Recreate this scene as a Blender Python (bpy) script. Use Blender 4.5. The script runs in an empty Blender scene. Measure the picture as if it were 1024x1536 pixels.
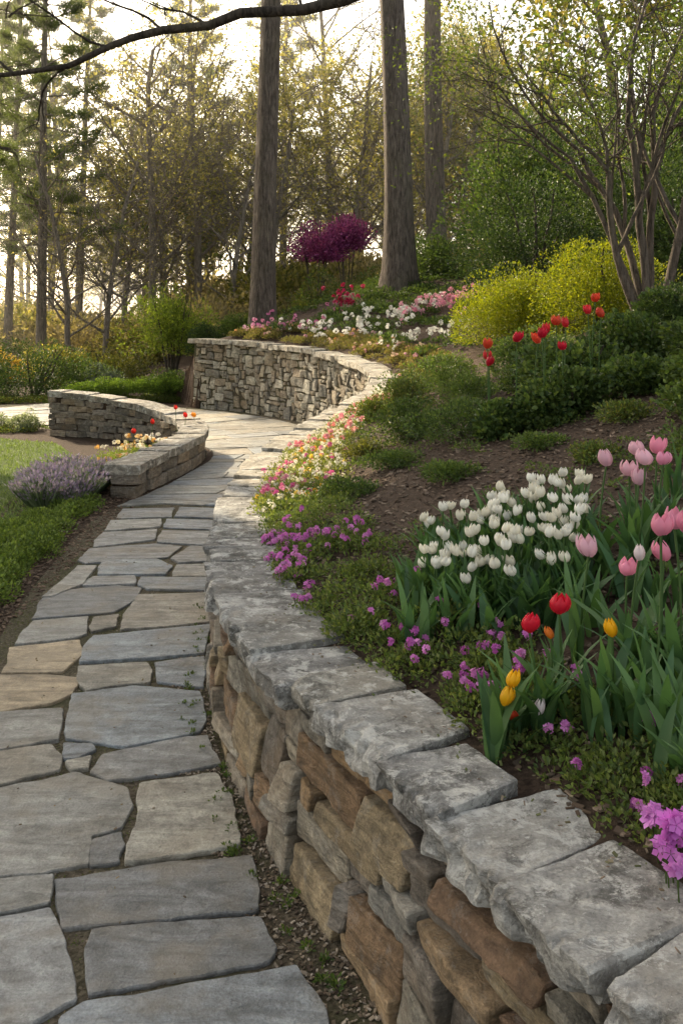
import bpy, math, random
import numpy as np
from mathutils import Vector
random.seed(5)
rng = np.random.default_rng(11)
SC = bpy.context.scene

# ------------------------------------------------------------------ noise
def _h(i, j, k):
    n = (i*374761393 + j*668265263 + k*1274126177) & 0xffffffff
    n = ((n ^ (n >> 13))*1274126177) & 0xffffffff
    n = (n ^ (n >> 16)) & 0xffffffff
    return n/4294967295.0*2-1
def vnoise(P, lin=False):
    P = np.asarray(P, float); I = np.floor(P).astype(np.int64); F = P-I
    if not lin: F = F*F*(3-2*F)
    out = 0
    for a in (0, 1):
        wa = F[:, 0] if a else 1-F[:, 0]
        for b in (0, 1):
            wb = F[:, 1] if b else 1-F[:, 1]
            for c in (0, 1):
                wc = F[:, 2] if c else 1-F[:, 2]
                out = out+wa*wb*wc*_h(I[:, 0]+a, I[:, 1]+b, I[:, 2]+c)
    return out
def fbm(P, o=3):
    s = 0; a = 1.0; P = np.asarray(P, float)
    for k in range(o):
        s = s+a*vnoise(P+17.3*k); P = P*2.03; a *= .5
    return s/1.75

# ------------------------------------------------------------------ mesh builder
class MB:
    def __init__(s): s.v = []; s.c = []; s.f = []; s.n = 0
    def add(s, V, F, C):
        V = np.asarray(V, float); C = np.asarray(C, float)
        if C.ndim == 1: C = np.tile(C, (len(V), 1))
        s.v.append(V); s.c.append(C)
        if not isinstance(F, list): F = [F]
        for f in F:
            s.f.append(np.asarray(f, np.int64)+s.n)
        s.n += len(V)
    def build(s, name, mat, smooth=True, parent=None):
        V = np.concatenate(s.v); C = np.concatenate(s.c)
        me = bpy.data.meshes.new(name)
        fs = [f if f.ndim == 2 else f[None, :] for f in s.f]
        L = np.concatenate([f.ravel() for f in fs])
        T = np.concatenate([np.full(len(f), f.shape[1]) for f in fs])
        me.vertices.add(len(V)); me.vertices.foreach_set('co', V.ravel())
        me.loops.add(len(L)); me.loops.foreach_set('vertex_index', L)
        me.polygons.add(len(T))
        st = np.concatenate([[0], np.cumsum(T)[:-1]])
        me.polygons.foreach_set('loop_start', st)
        me.polygons.foreach_set('loop_total', T)
        me.polygons.foreach_set('use_smooth', np.full(len(T), smooth))
        me.update(calc_edges=True)
        a = me.attributes.new('Col', 'FLOAT_COLOR', 'POINT')
        a.data.foreach_set('color', np.concatenate([C, np.ones((len(C), 1))], 1).ravel())
        me.materials.append(mat)
        ob = bpy.data.objects.new(name, me); SC.collection.objects.link(ob)
        if parent: ob.parent = parent
        return ob
def empty(name, loc=(0, 0, 0)):
    e = bpy.data.objects.new(name, None); e.location = loc; e.empty_display_size = .2
    SC.collection.objects.link(e); return e

# ------------------------------------------------------------------ materials
def nmat(name):
    m = bpy.data.materials.new(name); m.use_nodes = True
    nt = m.node_tree; nt.nodes.clear()
    o = nt.nodes.new('ShaderNodeOutputMaterial')
    return m, nt, o
def noise(nt, co, sc, det=6, rough=.6, dist=0):
    n = nt.nodes.new('ShaderNodeTexNoise'); n.inputs['Scale'].default_value = sc
    n.inputs['Detail'].default_value = det; n.inputs['Roughness'].default_value = rough
    n.inputs['Distortion'].default_value = dist
    nt.links.new(co, n.inputs['Vector']); return n.outputs['Fac']
def mapr(nt, v, a, b, c, d):
    n = nt.nodes.new('ShaderNodeMapRange'); n.inputs[1].default_value = a; n.inputs[2].default_value = b
    n.inputs[3].default_value = c; n.inputs[4].default_value = d
    nt.links.new(v, n.inputs[0]); return n.outputs[0]
def mixc(nt, f, a, b, mode='MIX'):
    n = nt.nodes.new('ShaderNodeMix'); n.data_type = 'RGBA'; n.blend_type = mode
    for k, s in ((0, f), (6, a), (7, b)):
        if isinstance(s, (int, float)): n.inputs[k].default_value = s
        elif isinstance(s, tuple): n.inputs[k].default_value = (*s, 1)
        else: nt.links.new(s, n.inputs[k])
    return n.outputs[2]
def math_(nt, op, a, b):
    n = nt.nodes.new('ShaderNodeMath'); n.operation = op
    for k, s in ((0, a), (1, b)):
        if isinstance(s, (int, float)): n.inputs[k].default_value = s
        else: nt.links.new(s, n.inputs[k])
    return n.outputs[0]
def coords(nt, scale=(1, 1, 1), rot=(0, 0, 0), loc=(0, 0, 0)):
    t = nt.nodes.new('ShaderNodeTexCoord'); m = nt.nodes.new('ShaderNodeMapping')
    m.inputs['Scale'].default_value = scale; m.inputs['Rotation'].default_value = rot; m.inputs['Location'].default_value = loc
    nt.links.new(t.outputs['Object'], m.inputs[0]); return m.outputs[0]
def attr(nt):
    n = nt.nodes.new('ShaderNodeAttribute'); n.attribute_name = 'Col'; return n.outputs['Color']
def grey(nt, v):
    n = nt.nodes.new('ShaderNodeCombineColor')
    for i in range(3): nt.links.new(v, n.inputs[i])
    return n.outputs[0]
def finish(nt, o, col, rough, bump, strength=.6, dist=.01, spec=.3):
    p = nt.nodes.new('ShaderNodeBsdfPrincipled')
    nt.links.new(col, p.inputs['Base Color'])
    if isinstance(rough, float): p.inputs['Roughness'].default_value = rough
    else: nt.links.new(rough, p.inputs['Roughness'])
    p.inputs['Specular IOR Level'].default_value = spec
    if bump is not None:
        b = nt.nodes.new('ShaderNodeBump'); b.inputs['Strength'].default_value = strength
        b.inputs['Distance'].default_value = dist
        nt.links.new(bump, b.inputs['Height']); nt.links.new(b.outputs[0], p.inputs['Normal'])
    nt.links.new(p.outputs[0], o.inputs[0])

def stone_mat(name, streak=(4, 14, 20), rot=.3, lichen=0.0, stain=.3, lich_col=(.66, .65, .60), rough=.8, bd=.008, dark=0.0, scol=(.24, .18, .11), speck=0.0):
    m, nt, o = nmat(name)
    c1 = coords(nt); c2 = coords(nt, streak, (0, 0, rot)); c3 = coords(nt, (1, 1, 1), (0, 0, 0), (7.3, 2.1, 5.5))
    big = noise(nt, c1, 3.5, 5, .6); st = noise(nt, c2, 1.0, 9, .66, 1.1); fine = noise(nt, c1, 130, 4, .65)
    mid = noise(nt, c1, 22, 8, .68)
    col = attr(nt)
    col = mixc(nt, 1.0, col, grey(nt, mapr(nt, st, .3, .7, .50, 1.47)), 'MULTIPLY')
    col = mixc(nt, 1.0, col, grey(nt, mapr(nt, fine, .3, .7, .75, 1.25)), 'MULTIPLY')
    col = mixc(nt, 1.0, col, grey(nt, mapr(nt, mid, .3, .7, .64, 1.34)), 'MULTIPLY')
    col = mixc(nt, mapr(nt, big, .48, .62, 0, stain), col, scol)
    if dark > 0:
        l2 = noise(nt, c3, 7, 11, .8, .3)
        col = mixc(nt, mapr(nt, l2, .52, .58, 0, dark), col, (.055, .052, .042))
    if lichen > 0:
        l = noise(nt, c1, 11, 12, .8, .4)
        col = mixc(nt, mapr(nt, l, .53, .575, 0, lichen), col, lich_col)
    if speck > 0:
        l3 = noise(nt, c3, 55, 6, .75, .2)
        col = mixc(nt, mapr(nt, l3, .60, .66, 0, speck), col, lich_col)
    h = math_(nt, 'ADD', math_(nt, 'MULTIPLY', st, .9), math_(nt, 'ADD', math_(nt, 'MULTIPLY', mid, .9), math_(nt, 'MULTIPLY', fine, .28)))
    finish(nt, o, col, mapr(nt, mid, .3, .7, rough-.15, rough+.12), h, .9, bd)
    return m
M_flag = stone_mat('flagstone_slate', (3, 13, 10), .35, 0, .4, rough=.58, bd=.018, dark=.3, scol=(.25, .21, .15))
M_cap = stone_mat('weathered_capstone', (5, 9, 14), .5, .65, .3, bd=.030, dark=.65, speck=.7, scol=(.25, .21, .15))
M_wall = stone_mat('fieldstone', (6, 8, 34), .4, .12, .3, bd=.032, dark=.38, scol=(.28, .18, .09), speck=.15)

def soil_mat(name, a, b, c, sc=1.0, bd=.03):
    m, nt, o = nmat(name)
    co = coords(nt)
    v = nt.nodes.new('ShaderNodeTexVoronoi'); v.inputs['Scale'].default_value = 70*sc
    v.inputs['Randomness'].default_value = 1
    nt.links.new(co, v.inputs['Vector'])
    bw = nt.nodes.new('ShaderNodeRGBToBW'); nt.links.new(v.outputs['Color'], bw.inputs[0])
    n1 = noise(nt, co, 2.2, 6, .6); n2 = noise(nt, co, 45*sc, 8, .7)
    col = mixc(nt, mapr(nt, bw.outputs[0], .1, .9, 0, 1), a, b)
    col = mixc(nt, mapr(nt, n1, .42, .62, 0, .7), col, c)
    col = mixc(nt, 1.0, col, grey(nt, mapr(nt, n2, .3, .7, .5, 1.4)), 'MULTIPLY')
    h = math_(nt, 'ADD', n2, math_(nt, 'MULTIPLY', bw.outputs[0], .35))
    finish(nt, o, col, .9, h, .9, bd, .15)
    return m
M_soil = soil_mat('mulch_soil', (.05, .034, .024), (.12, .082, .058), (.08, .056, .04))
M_grit = soil_mat('joint_grit', (.07, .058, .038), (.17, .14, .10), (.065, .07, .03), 1.6, .012)
M_lawnm = soil_mat('lawn_turf', (.08, .13, .03), (.13, .18, .05), (.14, .18, .055), 1.2)

def leaf_mat(name, trans=.35, rough=.5, warm=(1.5, 1.45, .8)):
    m, nt, o = nmat(name)
    col = attr(nt)
    d = nt.nodes.new('ShaderNodeBsdfPrincipled'); nt.links.new(col, d.inputs['Base Color'])
    d.inputs['Roughness'].default_value = rough; d.inputs['Specular IOR Level'].default_value = .3
    t = nt.nodes.new('ShaderNodeBsdfTranslucent')
    nt.links.new(mixc(nt, 1.0, col, warm, 'MULTIPLY'), t.inputs[0])
    x = nt.nodes.new('ShaderNodeMixShader'); x.inputs[0].default_value = trans
    nt.links.new(d.outputs[0], x.inputs[1]); nt.links.new(t.outputs[0], x.inputs[2])
    nt.links.new(x.outputs[0], o.inputs[0]); return m
M_leaf = leaf_mat('leaf')
M_tleaf = leaf_mat('thin_spring_leaf', .5, .55, (1.6, 1.5, .8))
M_petal = leaf_mat('petal', .35, .45, (1.15, 1.1, 1.1))
def bark_mat(name, big=1.0):
    m, nt, o = nmat(name)
    c = coords(nt, (1, 1, .16)); c0 = coords(nt)
    n1 = noise(nt, c, 26*big, 8, .65, .6); n2 = noise(nt, c0, 60, 5, .6); n3 = noise(nt, c0, 1.5, 4, .5)
    col = mixc(nt, 1.0, attr(nt), grey(nt, mapr(nt, n1, .35, .65, .38, 1.45)), 'MULTIPLY')
    col = mixc(nt, 1.0, col, grey(nt, mapr(nt, n2, .3, .7, .8, 1.2)), 'MULTIPLY')
    col = mixc(nt, mapr(nt, n3, .5, .7, 0, .35), col, (.14, .13, .08))
    finish(nt, o, col, .9, n1, 1.0, .05, .15); return m
M_bark = bark_mat('bark')

# ------------------------------------------------------------------ curves
class Curve:
    def __init__(s, pts, step=.03):
        P = np.array(pts, float)
        P = np.vstack([2*P[0]-P[1], P, 2*P[-1]-P[-2]]); out = []
        for i in range(1, len(P)-2):
            n = max(4, int(np.linalg.norm(P[i+1]-P[i])/step)); t = np.linspace(0, 1, n, endpoint=False)[:, None]
            a, b, c, d = P[i-1], P[i], P[i+1], P[i+2]
            out.append(.5*(2*b+(c-a)*t+(2*a-5*b+4*c-d)*t*t+(3*b-3*c+d-a)*t**3))
        out.append(P[-2][None]); s.P = np.vstack(out)
        k = np.ones(9)/9; Q = s.P.copy()
        for ax in range(3): Q[4:-4, ax] = np.convolve(s.P[:, ax], k, 'valid')
        s.P = Q
        seg = np.linalg.norm(np.diff(s.P[:, :2], axis=0), axis=1)
        s.S = np.concatenate([[0], np.cumsum(seg)]); s.L = s.S[-1]
        T = np.gradient(s.P[:, :2], s.S, axis=0); T /= np.linalg.norm(T, axis=1)[:, None]+1e-9
        for ax in range(2): T[4:-4, ax] = np.convolve(T[:, ax], k, 'valid')
        T /= np.linalg.norm(T, axis=1)[:, None]; s.T = T
    def at(s, q, d):
        x = np.interp(q, s.S, s.P[:, 0]); y = np.interp(q, s.S, s.P[:, 1]); z = np.interp(q, s.S, s.P[:, 2])
        tx = np.interp(q, s.S, s.T[:, 0]); ty = np.interp(q, s.S, s.T[:, 1])
        return x+ty*d, y-tx*d, z
    def s_at_y(s, y):
        return s.S[np.argmin(abs(s.P[:, 1]-y))]
    def near(s, X, Y):
        n = len(X); D = np.empty(n); Z = np.empty(n); Q = np.empty(n)
        P = s.P[::3]; T = s.T[::3]; S_ = s.S[::3]
        for i in range(0, n, 8000):
            x = X[i:i+8000, None]; y = Y[i:i+8000, None]
            d2 = (x-P[:, 0])**2+(y-P[:, 1])**2; k = d2.argmin(1)
            sd = (X[i:i+8000]-P[k, 0])*T[k, 1]-(Y[i:i+8000]-P[k, 1])*T[k, 0]
            D[i:i+8000] = np.sign(sd)*np.sqrt(d2[np.arange(len(k)), k]); Z[i:i+8000] = P[k, 2]; Q[i:i+8000] = S_[k]
        return D, Z, Q
wall_pts = [(1.5, -.3, .58), (1.15, .3, .58), (.85, .8, .58), (.62, 1.18, .58), (.448, 1.5, .58), (.303, 1.78, .58), (.185, 2.02, .58),
 (.03, 2.38, .58), (-.162, 2.77, .58), (-.354, 3.26, .58), (-.50, 3.745, .58), (-.625, 4.68, .58), (-.68, 5.35, .58), (-.70, 6.04, .585),
 (-.635, 7.0, .60), (-.365, 8.25, .66), (-.08, 9.17, .72), (.2, 10.0, .79), (.36, 10.8, .88), (.28, 11.8, .98), (-.31, 13.5, 1.1),
 (-1.44, 15.3, 1.18), (-2.64, 16.3, 1.22)]
W = Curve(wall_pts)
WX = Curve([(3.5, -4, .58)]+wall_pts[:-1]+[(-2.5, 16.2, 1.2), (-2.62, 16.6, 1.1), (-2.9, 17.2, .6), (-3.6, 18.5, .1), (-5, 22, 0), (-8, 32, 0), (-14, 60, 0), (-20, 90, 0)], .1)
S_END = WX.s_at_y(16.2)

def hz(X, Y):
    X = np.atleast_1d(np.asarray(X, float)); Y = np.atleast_1d(np.asarray(Y, float))
    D, Z, Q = WX.near(X, Y)
    e = np.maximum(D-.27, 0)
    r = .31*np.minimum(e, 3.6)+.12*np.clip(e-3.6, 0, 14)
    P = np.stack([X, Y, 0*X], 1)
    z = Z-.03+r+.03*fbm(P*1.7, 3)*np.clip(e*3, 0, 1)+.01*fbm(P*11, 2)
    lo = -.03
    w = np.clip((D+.1)/.2, 0, 1)
    z = np.where((Q > S_END), lo+(z-lo)*w, z)
    return np.where(D > -.1, z, 0.0)
def hz1(x, y): return float(hz(x, y)[0])

# ------------------------------------------------------------------ ground + hill
def sheet(name, pts, z, mat):
    mb = MB(); V = [(x, y, z) for x, y in pts]
    mb.add(V, np.arange(len(V))[None, :], (.1, .1, .1)); return mb.build(name, mat, False)
sheet('ground', [(-260, -60), (260, -60), (260, 300), (-260, 300)], 0, M_soil)
xs = np.concatenate([-np.geomspace(3.4, 40, 26)[::-1], np.arange(-3.3, 4, .07), np.geomspace(4.05, 90, 60)])
ys = np.concatenate([np.linspace(-5, -.6, 16), np.arange(-.5, 18, .07), np.geomspace(18.1, 140, 70)])
gx, gy = np.meshgrid(xs, ys); fx = gx.ravel(); fy = gy.ravel()
D, Z, Q = WX.near(fx, fy); hzv = hz(fx, fy)
keep = np.where(Q > S_END, D > -.35, D > .1)
hzv = np.where((Q > S_END) & (D <= -.1), -.05, hzv)
nx = len(xs); ny = len(ys)
idx = np.arange(nx*ny).reshape(ny, nx)
F = np.stack([idx[:-1, :-1], idx[:-1, 1:], idx[1:, 1:], idx[1:, :-1]], -1).reshape(-1, 4)
F = F[keep[F].all(1)]
u, inv = np.unique(F, return_inverse=True)
mb = MB(); mb.add(np.stack([fx, fy, hzv], 1)[u], inv.reshape(-1, 4), (.1, .1, .1)); mb.build('hill', M_soil)

# ------------------------------------------------------------------ blocks
_tp = {}
def tmpl(a, b, c):
    if (a, b, c) in _tp: return _tp[(a, b, c)]
    def ax(n):
        return np.array([-1., 1.]) if n == 1 else np.concatenate([[-1], np.linspace(-.93, .93, n-1), [1]])
    A, B_, C_ = ax(a), ax(b), ax(c); d = {}; V = []; Fq = []
    def g(i, j, k):
        if (i, j, k) not in d: d[(i, j, k)] = len(V); V.append((A[i], B_[j], C_[k]))
        return d[(i, j, k)]
    for i in range(a):
        for j in range(b):
            Fq.append((g(i, j, c), g(i+1, j, c), g(i+1, j+1, c), g(i, j+1, c)))
            Fq.append((g(i, j, 0), g(i, j+1, 0), g(i+1, j+1, 0), g(i+1, j, 0)))
    for i in range(a):
        for k in range(c):
            Fq.append((g(i, 0, k), g(i+1, 0, k), g(i+1, 0, k+1), g(i, 0, k+1)))
            Fq.append((g(i, b, k), g(i, b, k+1), g(i+1, b, k+1), g(i+1, b, k)))
    for j in range(b):
        for k in range(c):
            Fq.append((g(0, j, k), g(0, j, k+1), g(0, j+1, k+1), g(0, j+1, k)))
            Fq.append((g(a, j, k), g(a, j+1, k), g(a, j+1, k+1), g(a, j, k+1)))
    _tp[(a, b, c)] = (np.array(V), np.array(Fq)); return _tp[(a, b, c)]
def shape_block(s0, s1, d0, d1, z0, z1, res, r, amp, freq=9, tilt=.015, seed=0, skz=.18, skd=.0, chisel=1.0, notch=0.0):
    V, Fq = tmpl(*res)
    h = np.array([(s1-s0)/2, (d1-d0)/2, (z1-z0)/2]); c = np.array([(s0+s1)/2, (d0+d1)/2, (z0+z1)/2])
    P = V*h; rr = np.minimum(r, h*.95); inn = np.clip(P, -(h-rr), h-rr); dd = P-inn
    ln = np.linalg.norm(dd/rr, axis=1); sc = np.where(ln > 1, 1/np.maximum(ln, 1e-6), 1)
    P = inn+dd*sc[:, None]
    sk1, sk2 = random.uniform(-skz, skz), random.uniform(-skz, skz)
    P[:, 0] += P[:, 2]*np.where(V[:, 0] > 0, sk1, sk2)*abs(V[:, 0])
    P[:, 2] += P[:, 0]*random.uniform(-.06, .06)
    k1, k2 = random.uniform(-skd, skd), random.uniform(-skd, skd)
    P[:, 0] += P[:, 1]*np.where(V[:, 0] > 0, k1, k2)*abs(V[:, 0])
    P[:, 1] += (P[:, 0]*random.uniform(-1, 1)/max(h[0], .01)+P[:, 2]*random.uniform(-1, 1)/max(h[2], .01))*tilt*(V[:, 1] < .5)
    nv = V/np.linalg.norm(V, axis=1)[:, None]
    q = (P+c)*freq+seed*3.7
    ridge = 1-2*abs(vnoise(q*1.9+5))
    side = (V[:, 1] < -.5)*1.0
    P = P+nv*(amp*fbm(q, 3)*(.55+.45*side)+amp*.45*vnoise(q*3.3, True)*(.5+.5*side)+amp*.5*chisel*ridge*side)[:, None]
    if notch > 0:
        qq = np.stack([(P[:, 0]+c[0])*20, P[:, 2]*26, 0*q[:, 0]+seed], 1)
        nn = np.clip(vnoise(qq, True)+.6*vnoise(qq*2.7, True)+.05, 0, 1)
        fr = np.clip((-V[:, 1]-.78)/.22, 0, 1)
        P[:, 1] += notch*nn*fr
        P[:, 2] -= notch*.3*nn*fr*(V[:, 2] > .5)
        en = np.clip((abs(V[:, 0])-.93)/.07, 0, 1)*np.clip(vnoise(qq[:, [1, 0, 2]]*1.3+4)+.1, 0, 1)
        P[:, 2] -= notch*.3*en*(V[:, 2] > .5)
    return P+c, Fq
def block(mb, cv, s0, s1, d0, d1, z0, z1, res, r, amp, col, rel=None, seed=0, tilt=.01, skz=.1, skd=.12, freq=11, chisel=1.0, notch=0.0):
    P, Fq = shape_block(s0, s1, d0, d1, z0, z1, res, r, amp, freq, tilt, seed, skz, skd, chisel, notch)
    x, y, zt = cv.at(P[:, 0], P[:, 1])
    mb.add(np.stack([x, y, zt+P[:, 2] if rel == 'cap' else P[:, 2]], 1), Fq, col)
def pick(cols, var=.15):
    c = np.array(random.choice(cols)); return c*random.uniform(1-var, 1+var)
WCOL = [(.31, .27, .205), (.22, .19, .155), (.34, .24, .14), (.38, .25, .13), (.27, .175, .10), (.37, .33, .26), (.15, .125, .10), (.32, .28, .22), (.36, .28, .17), (.25, .23, .185), (.21, .135, .085), (.34, .315, .265), (.28, .265, .23)]
FCOL = [(.36, .34, .28), (.28, .265, .22), (.44, .41, .33), (.33, .29, .21), (.22, .21, .18), (.50, .47, .39), (.30, .25, .18)]
Y85 = W.s_at_y(8.6); Y3 = W.s_at_y(5.0)
def face_wall(mb, cv, sa, sb, Hm, rows, cw, wr, hr, cols, res, amp, batter, capt, gap, r, d_in=.2, dv=.022, freq=9, warp=.024, cvv=.15):
    nc = int((sb-sa)/cw); occ = np.zeros((rows, nc), bool)
    for i in range(rows):
        for j in range(nc):
            if occ[i, j]: continue
            w = random.randint(*wr); h = min(random.choice(hr), rows-i); ww = 1
            while ww < w and j+ww < nc and not occ[i, j+ww]: ww += 1
            if ww == 1: h = min(h, 2)
            while h > 1 and occ[i+h-1, j:j+ww].any(): h -= 1
            occ[i:i+h, j:j+ww] = True
            g = gap*random.uniform(.7, 1.4)
            s0 = sa+j*cw+g; s1 = sa+(j+ww)*cw-g
            di = d_in if j+ww < nc-1 else .31
            col = pick(cols, cvv)
            P, Fq = shape_block(s0, s1, .035+random.uniform(-dv, dv*.6), di, i/rows*Hm+g-(.04 if i == 0 else 0), (i+h)/rows*Hm-g, res, np.array([r, r, r]), amp, freq, .014, random.randint(0, 99), .26)
            wq = np.stack([P[:, 0]*3.3, P[:, 2]*5, 0*P[:, 0]], 1)
            P[:, 0] += warp*vnoise(wq); P[:, 2] += warp*vnoise(wq+31)
            v = P[:, 2]/Hm; d = P[:, 1]-batter*(1-np.clip(v, 0, 1))
            x, y, zt = cv.at(P[:, 0], d)
            mb.add(np.stack([x, y, v*(zt-capt)], 1), Fq, col)
mbw = MB()
face_wall(mbw, W, .2, Y3, .5, 8, .065, (2, 6), [1, 1, 1, 2, 2, 2, 3], WCOL, (14, 3, 9), .0075, .05, .09, .0065, .009, dv=.026, freq=11, warp=.016, cvv=.22)
face_wall(mbw, W, Y3, Y85, .52, 9, .07, (2, 6), [1, 2, 2, 3], WCOL, (7, 2, 5), .008, .04, .085, .006, .010, cvv=.2)
face_wall(mbw, W, Y85, W.L-.02, 1.0, 16, .052, (1, 5), [1, 1, 2, 2, 2, 3], FCOL, (5, 2, 4), .018, .03, .08, .007, .020)
wall = mbw.build('stone_retaining_wall', M_wall, False)
def core(cv, sa, sb, d0, d1, capt, batter, col, name, parent, mat):
    mb = MB(); S_ = np.linspace(sa, sb, int((sb-sa)/.08)); n = len(S_)
    rows = []
    for d, zf in ((d0-batter, 0), (d0, 1), (d1, 1), (d1, 0)):
        x, y, zt = cv.at(S_, d+0*S_); rows.append(np.stack([x, y, (zt-capt)*zf-.03*(1-zf)], 1))
    V = np.concatenate(rows); i = np.arange(n-1); Fs = []
    for k in range(3): Fs.append(np.stack([i+k*n, i+1+k*n, i+1+(k+1)*n, i+(k+1)*n], 1))
    mb.add(V, Fs+[np.array([[0, n, 2*n, 3*n]]), np.array([[n-1, 2*n-1, 3*n-1, 4*n-1]])], col)
    return mb.build(name, mat, False, parent)
core(W, .2, Y85, .085, .27, .05, .05, (.1, .085, .065), 'wall_core', wall, M_soil)
core(W, Y85, W.L-.05, .055, .27, .05, .03, (.2, .18, .15), 'wall_core_far', wall, M_grit)
CCOL = [(.28, .275, .26), (.34, .33, .305), (.25, .245, .225), (.30, .285, .245), (.38, .37, .34), (.22, .215, .20)]
FARCAP = [(.42, .385, .31), (.37, .34, .28), (.46, .41, .33)]
def caps(cv, sa, sb, name, parent, depth, lens, th, near_y, amp=.009):
    mb = MB(); q = sa
    while q < sb-.05:
        l = random.uniform(*lens)
        if q+l > sb-.12: l = sb-q
        y = np.interp(q, cv.S, cv.P[:, 1]); near = y < near_y
        res = (30, 20, 7) if near else (7, 6, 2)
        jz = random.uniform(-.018, .008)
        block(mb, cv, q+.004, q+l-.004, -.018+random.uniform(-.03, .014), depth+random.uniform(-.05, .05), -th+jz-.004, jz, res, np.array([.005, .005, .005]), .0065 if near else amp,
              pick(CCOL, .14) if y < 5.6 else pick(FARCAP, .1), 'cap', random.randint(0, 99), .008, .05, .22, 13, 1.6, .034 if near else .015)
        q += l
    return mb.build(name, M_cap, False, parent)
caps(W, .1, W.s_at_y(4.9), 'cap_stones', wall, .29, (.18, .33), .068, 5)
caps(W, W.s_at_y(4.9), W.L+.0, 'cap_stones_far', wall, .30, (.28, .5), .07, 5)

# left low wall
LP = [(-1.82, 8.3, .30), (-1.72, 9.0, .31), (-1.58, 9.8, .32), (-1.53, 10.5, .34), (-1.66, 11.1, .37), (-1.95, 11.6, .42), (-2.4, 12.1, .48), (-3.1, 12.55, .56), (-3.85, 12.8, .62)]
LW = Curve(LP)
mbl = MB()
for i in range(7):
    q = random.uniform(-.1, 0)
    while q < LW.L:
        l = random.uniform(.12, .32) if q > 2.3 else random.uniform(.25, .5)
        hmid = float(np.interp(q, LW.S, LW.P[:, 2]))-.08
        hn = max(2, int(hmid/.075)) if q > 2.3 else 2
        if i < hn:
            s0 = max(q, 0); s1 = min(q+l, LW.L)
            if s1-s0 > .06:
                col = pick([(.22, .19, .15), (.28, .245, .20), (.31, .25, .18), (.17, .15, .12)])
                block(mbl, LW, s0+.004, s1-.004, -.27+random.uniform(-.02, .02), random.uniform(-.02, .02), i*hmid/hn+.004, (i+1)*hmid/hn-.004, (6, 4, 3),
                      np.array([.010]*3), .013, col, None, random.randint(0, 99))
        q += l
lwall = mbl.build('low_stone_wall', M_wall, False)
core(LW, .03, LW.L-.03, -.24, -.03, .07, 0, (.1, .09, .07), 'low_wall_core', lwall, M_soil)
mb = MB(); q = -.02
while q < LW.L-.05:
    l = random.uniform(.3, .5)
    if q+l > LW.L-.15: l = LW.L-q
    block(mb, LW, q+.003, q+l-.003, -.29+random.uniform(-.015, .015), .025+random.uniform(-.015, .015), -.085, random.uniform(-.006, .006), (8, 6, 3), np.array([.010]*3), .010,
          pick([(.32, .29, .24), (.27, .25, .21), (.36, .33, .28)], .1), 'cap', random.randint(0, 99), notch=.015)
    q += l
mb.build('low_wall_caps', M_cap, False, lwall)

# ------------------------------------------------------------------ path
def G(u, v): k = 1.65/(v-470); return ((u-512)*k, 1400*k)
stones = [
[(90,1536),(130,1512),(300,1484),(440,1455),(485,1520),(510,1640),(60,1640)],
[(-60,1400),(0,1385),(75,1372),(95,1420),(112,1470),(115,1505),(60,1536),(0,1570),(-70,1580)],
[(140,1402),(250,1391),(390,1382),(415,1430),(400,1450),(240,1480),(135,1498),(132,1440)],
[(85,1328),(210,1308),(375,1291),(388,1345),(385,1372),(240,1385),(95,1397),(88,1355)],
[(-60,1334),(80,1320),(75,1362),(0,1378),(-60,1390)],
[(-50,1197),(60,1178),(110,1164),(190,1190),(198,1215),(180,1248),(137,1260),(130,1300),(60,1315),(-50,1328)],
[(210,1182),(325,1166),(345,1200),(362,1275),(280,1290),(190,1301),(190,1275),(207,1240)],
[(140,1266),(182,1255),(184,1275),(178,1300),(138,1305)],
[(-50,1138),(80,1122),(92,1140),(88,1160),(0,1183),(-50,1188)],
[(97,1120),(140,1122),(143,1130),(115,1142),(97,1143)],
[(98,1149),(134,1141),(132,1158),(108,1161)],
[(152,1140),(190,1131),(280,1112),(310,1110),(328,1152),(250,1168),(160,1178),(138,1165)],
[(110,1045),(200,1035),(300,1042),(308,1085),(300,1103),(190,1125),(100,1113),(97,1100)],
[(-40,1077),(92,1068),(93,1085),(85,1115),(0,1130),(-40,1133)],
[(-40,1017),(90,1018),(117,1022),(110,1045),(80,1059),(0,1072),(-40,1073)],
[(120,1005),(220,999),(230,1010),(225,1028),(130,1040),(116,1025)],
[(234,998),(305,990),(310,1010),(305,1036),(238,1027)],
[(17,975),(120,964),(123,985),(95,1012),(5,1013)],
[(140,960),(315,942),(307,985),(230,991),(122,998),(127,975)],
[(50,936),(133,930),(130,955),(112,961),(22,970),(35,950)],
[(144,930),(178,926),(173,944),(140,952),(136,945)],
[(208,896),(320,893),(318,936),(270,942),(183,948),(186,925)],
[(75,890),(180,882),(213,885),(202,903),(170,922),(50,932),(62,905)],
[(118,852),(146,852),(125,880),(76,900),(64,900)],
[(140,869),(203,867),(203,880),(126,882),(132,874)],
[(212,869),(326,870),(326,890),(222,887),(208,880)],
[(155,845),(235,842),(258,852),(250,865),(147,865),(150,853)],
[(264,851),(325,849),(326,867),(258,868)],
[(135,826),(170,823),(235,819),(272,823),(250,839),(130,848),(117,843)],
[(287,822),(326,825),(326,845),(270,847),(258,840)],
[(156,801),(235,797),(232,812),(140,823),(142,813)],
[(245,798),(326,800),(326,822),(288,819),(237,816),(238,808)],
[(167,783),(242,781),(240,793),(158,799)],
[(250,781),(328,783),(328,797),(246,794)],
[(185,766),(262,764),(256,778),(175,780)],
[(270,764),(330,766),(330,780),(262,778)],
]
SL = [(.245, .25, .245), (.28, .278, .255), (.205, .212, .212), (.31, .295, .25), (.26, .26, .24), (.225, .245, .258), (.34, .305, .245), (.24, .225, .19)]
TAN = (.40, .32, .215)
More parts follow.
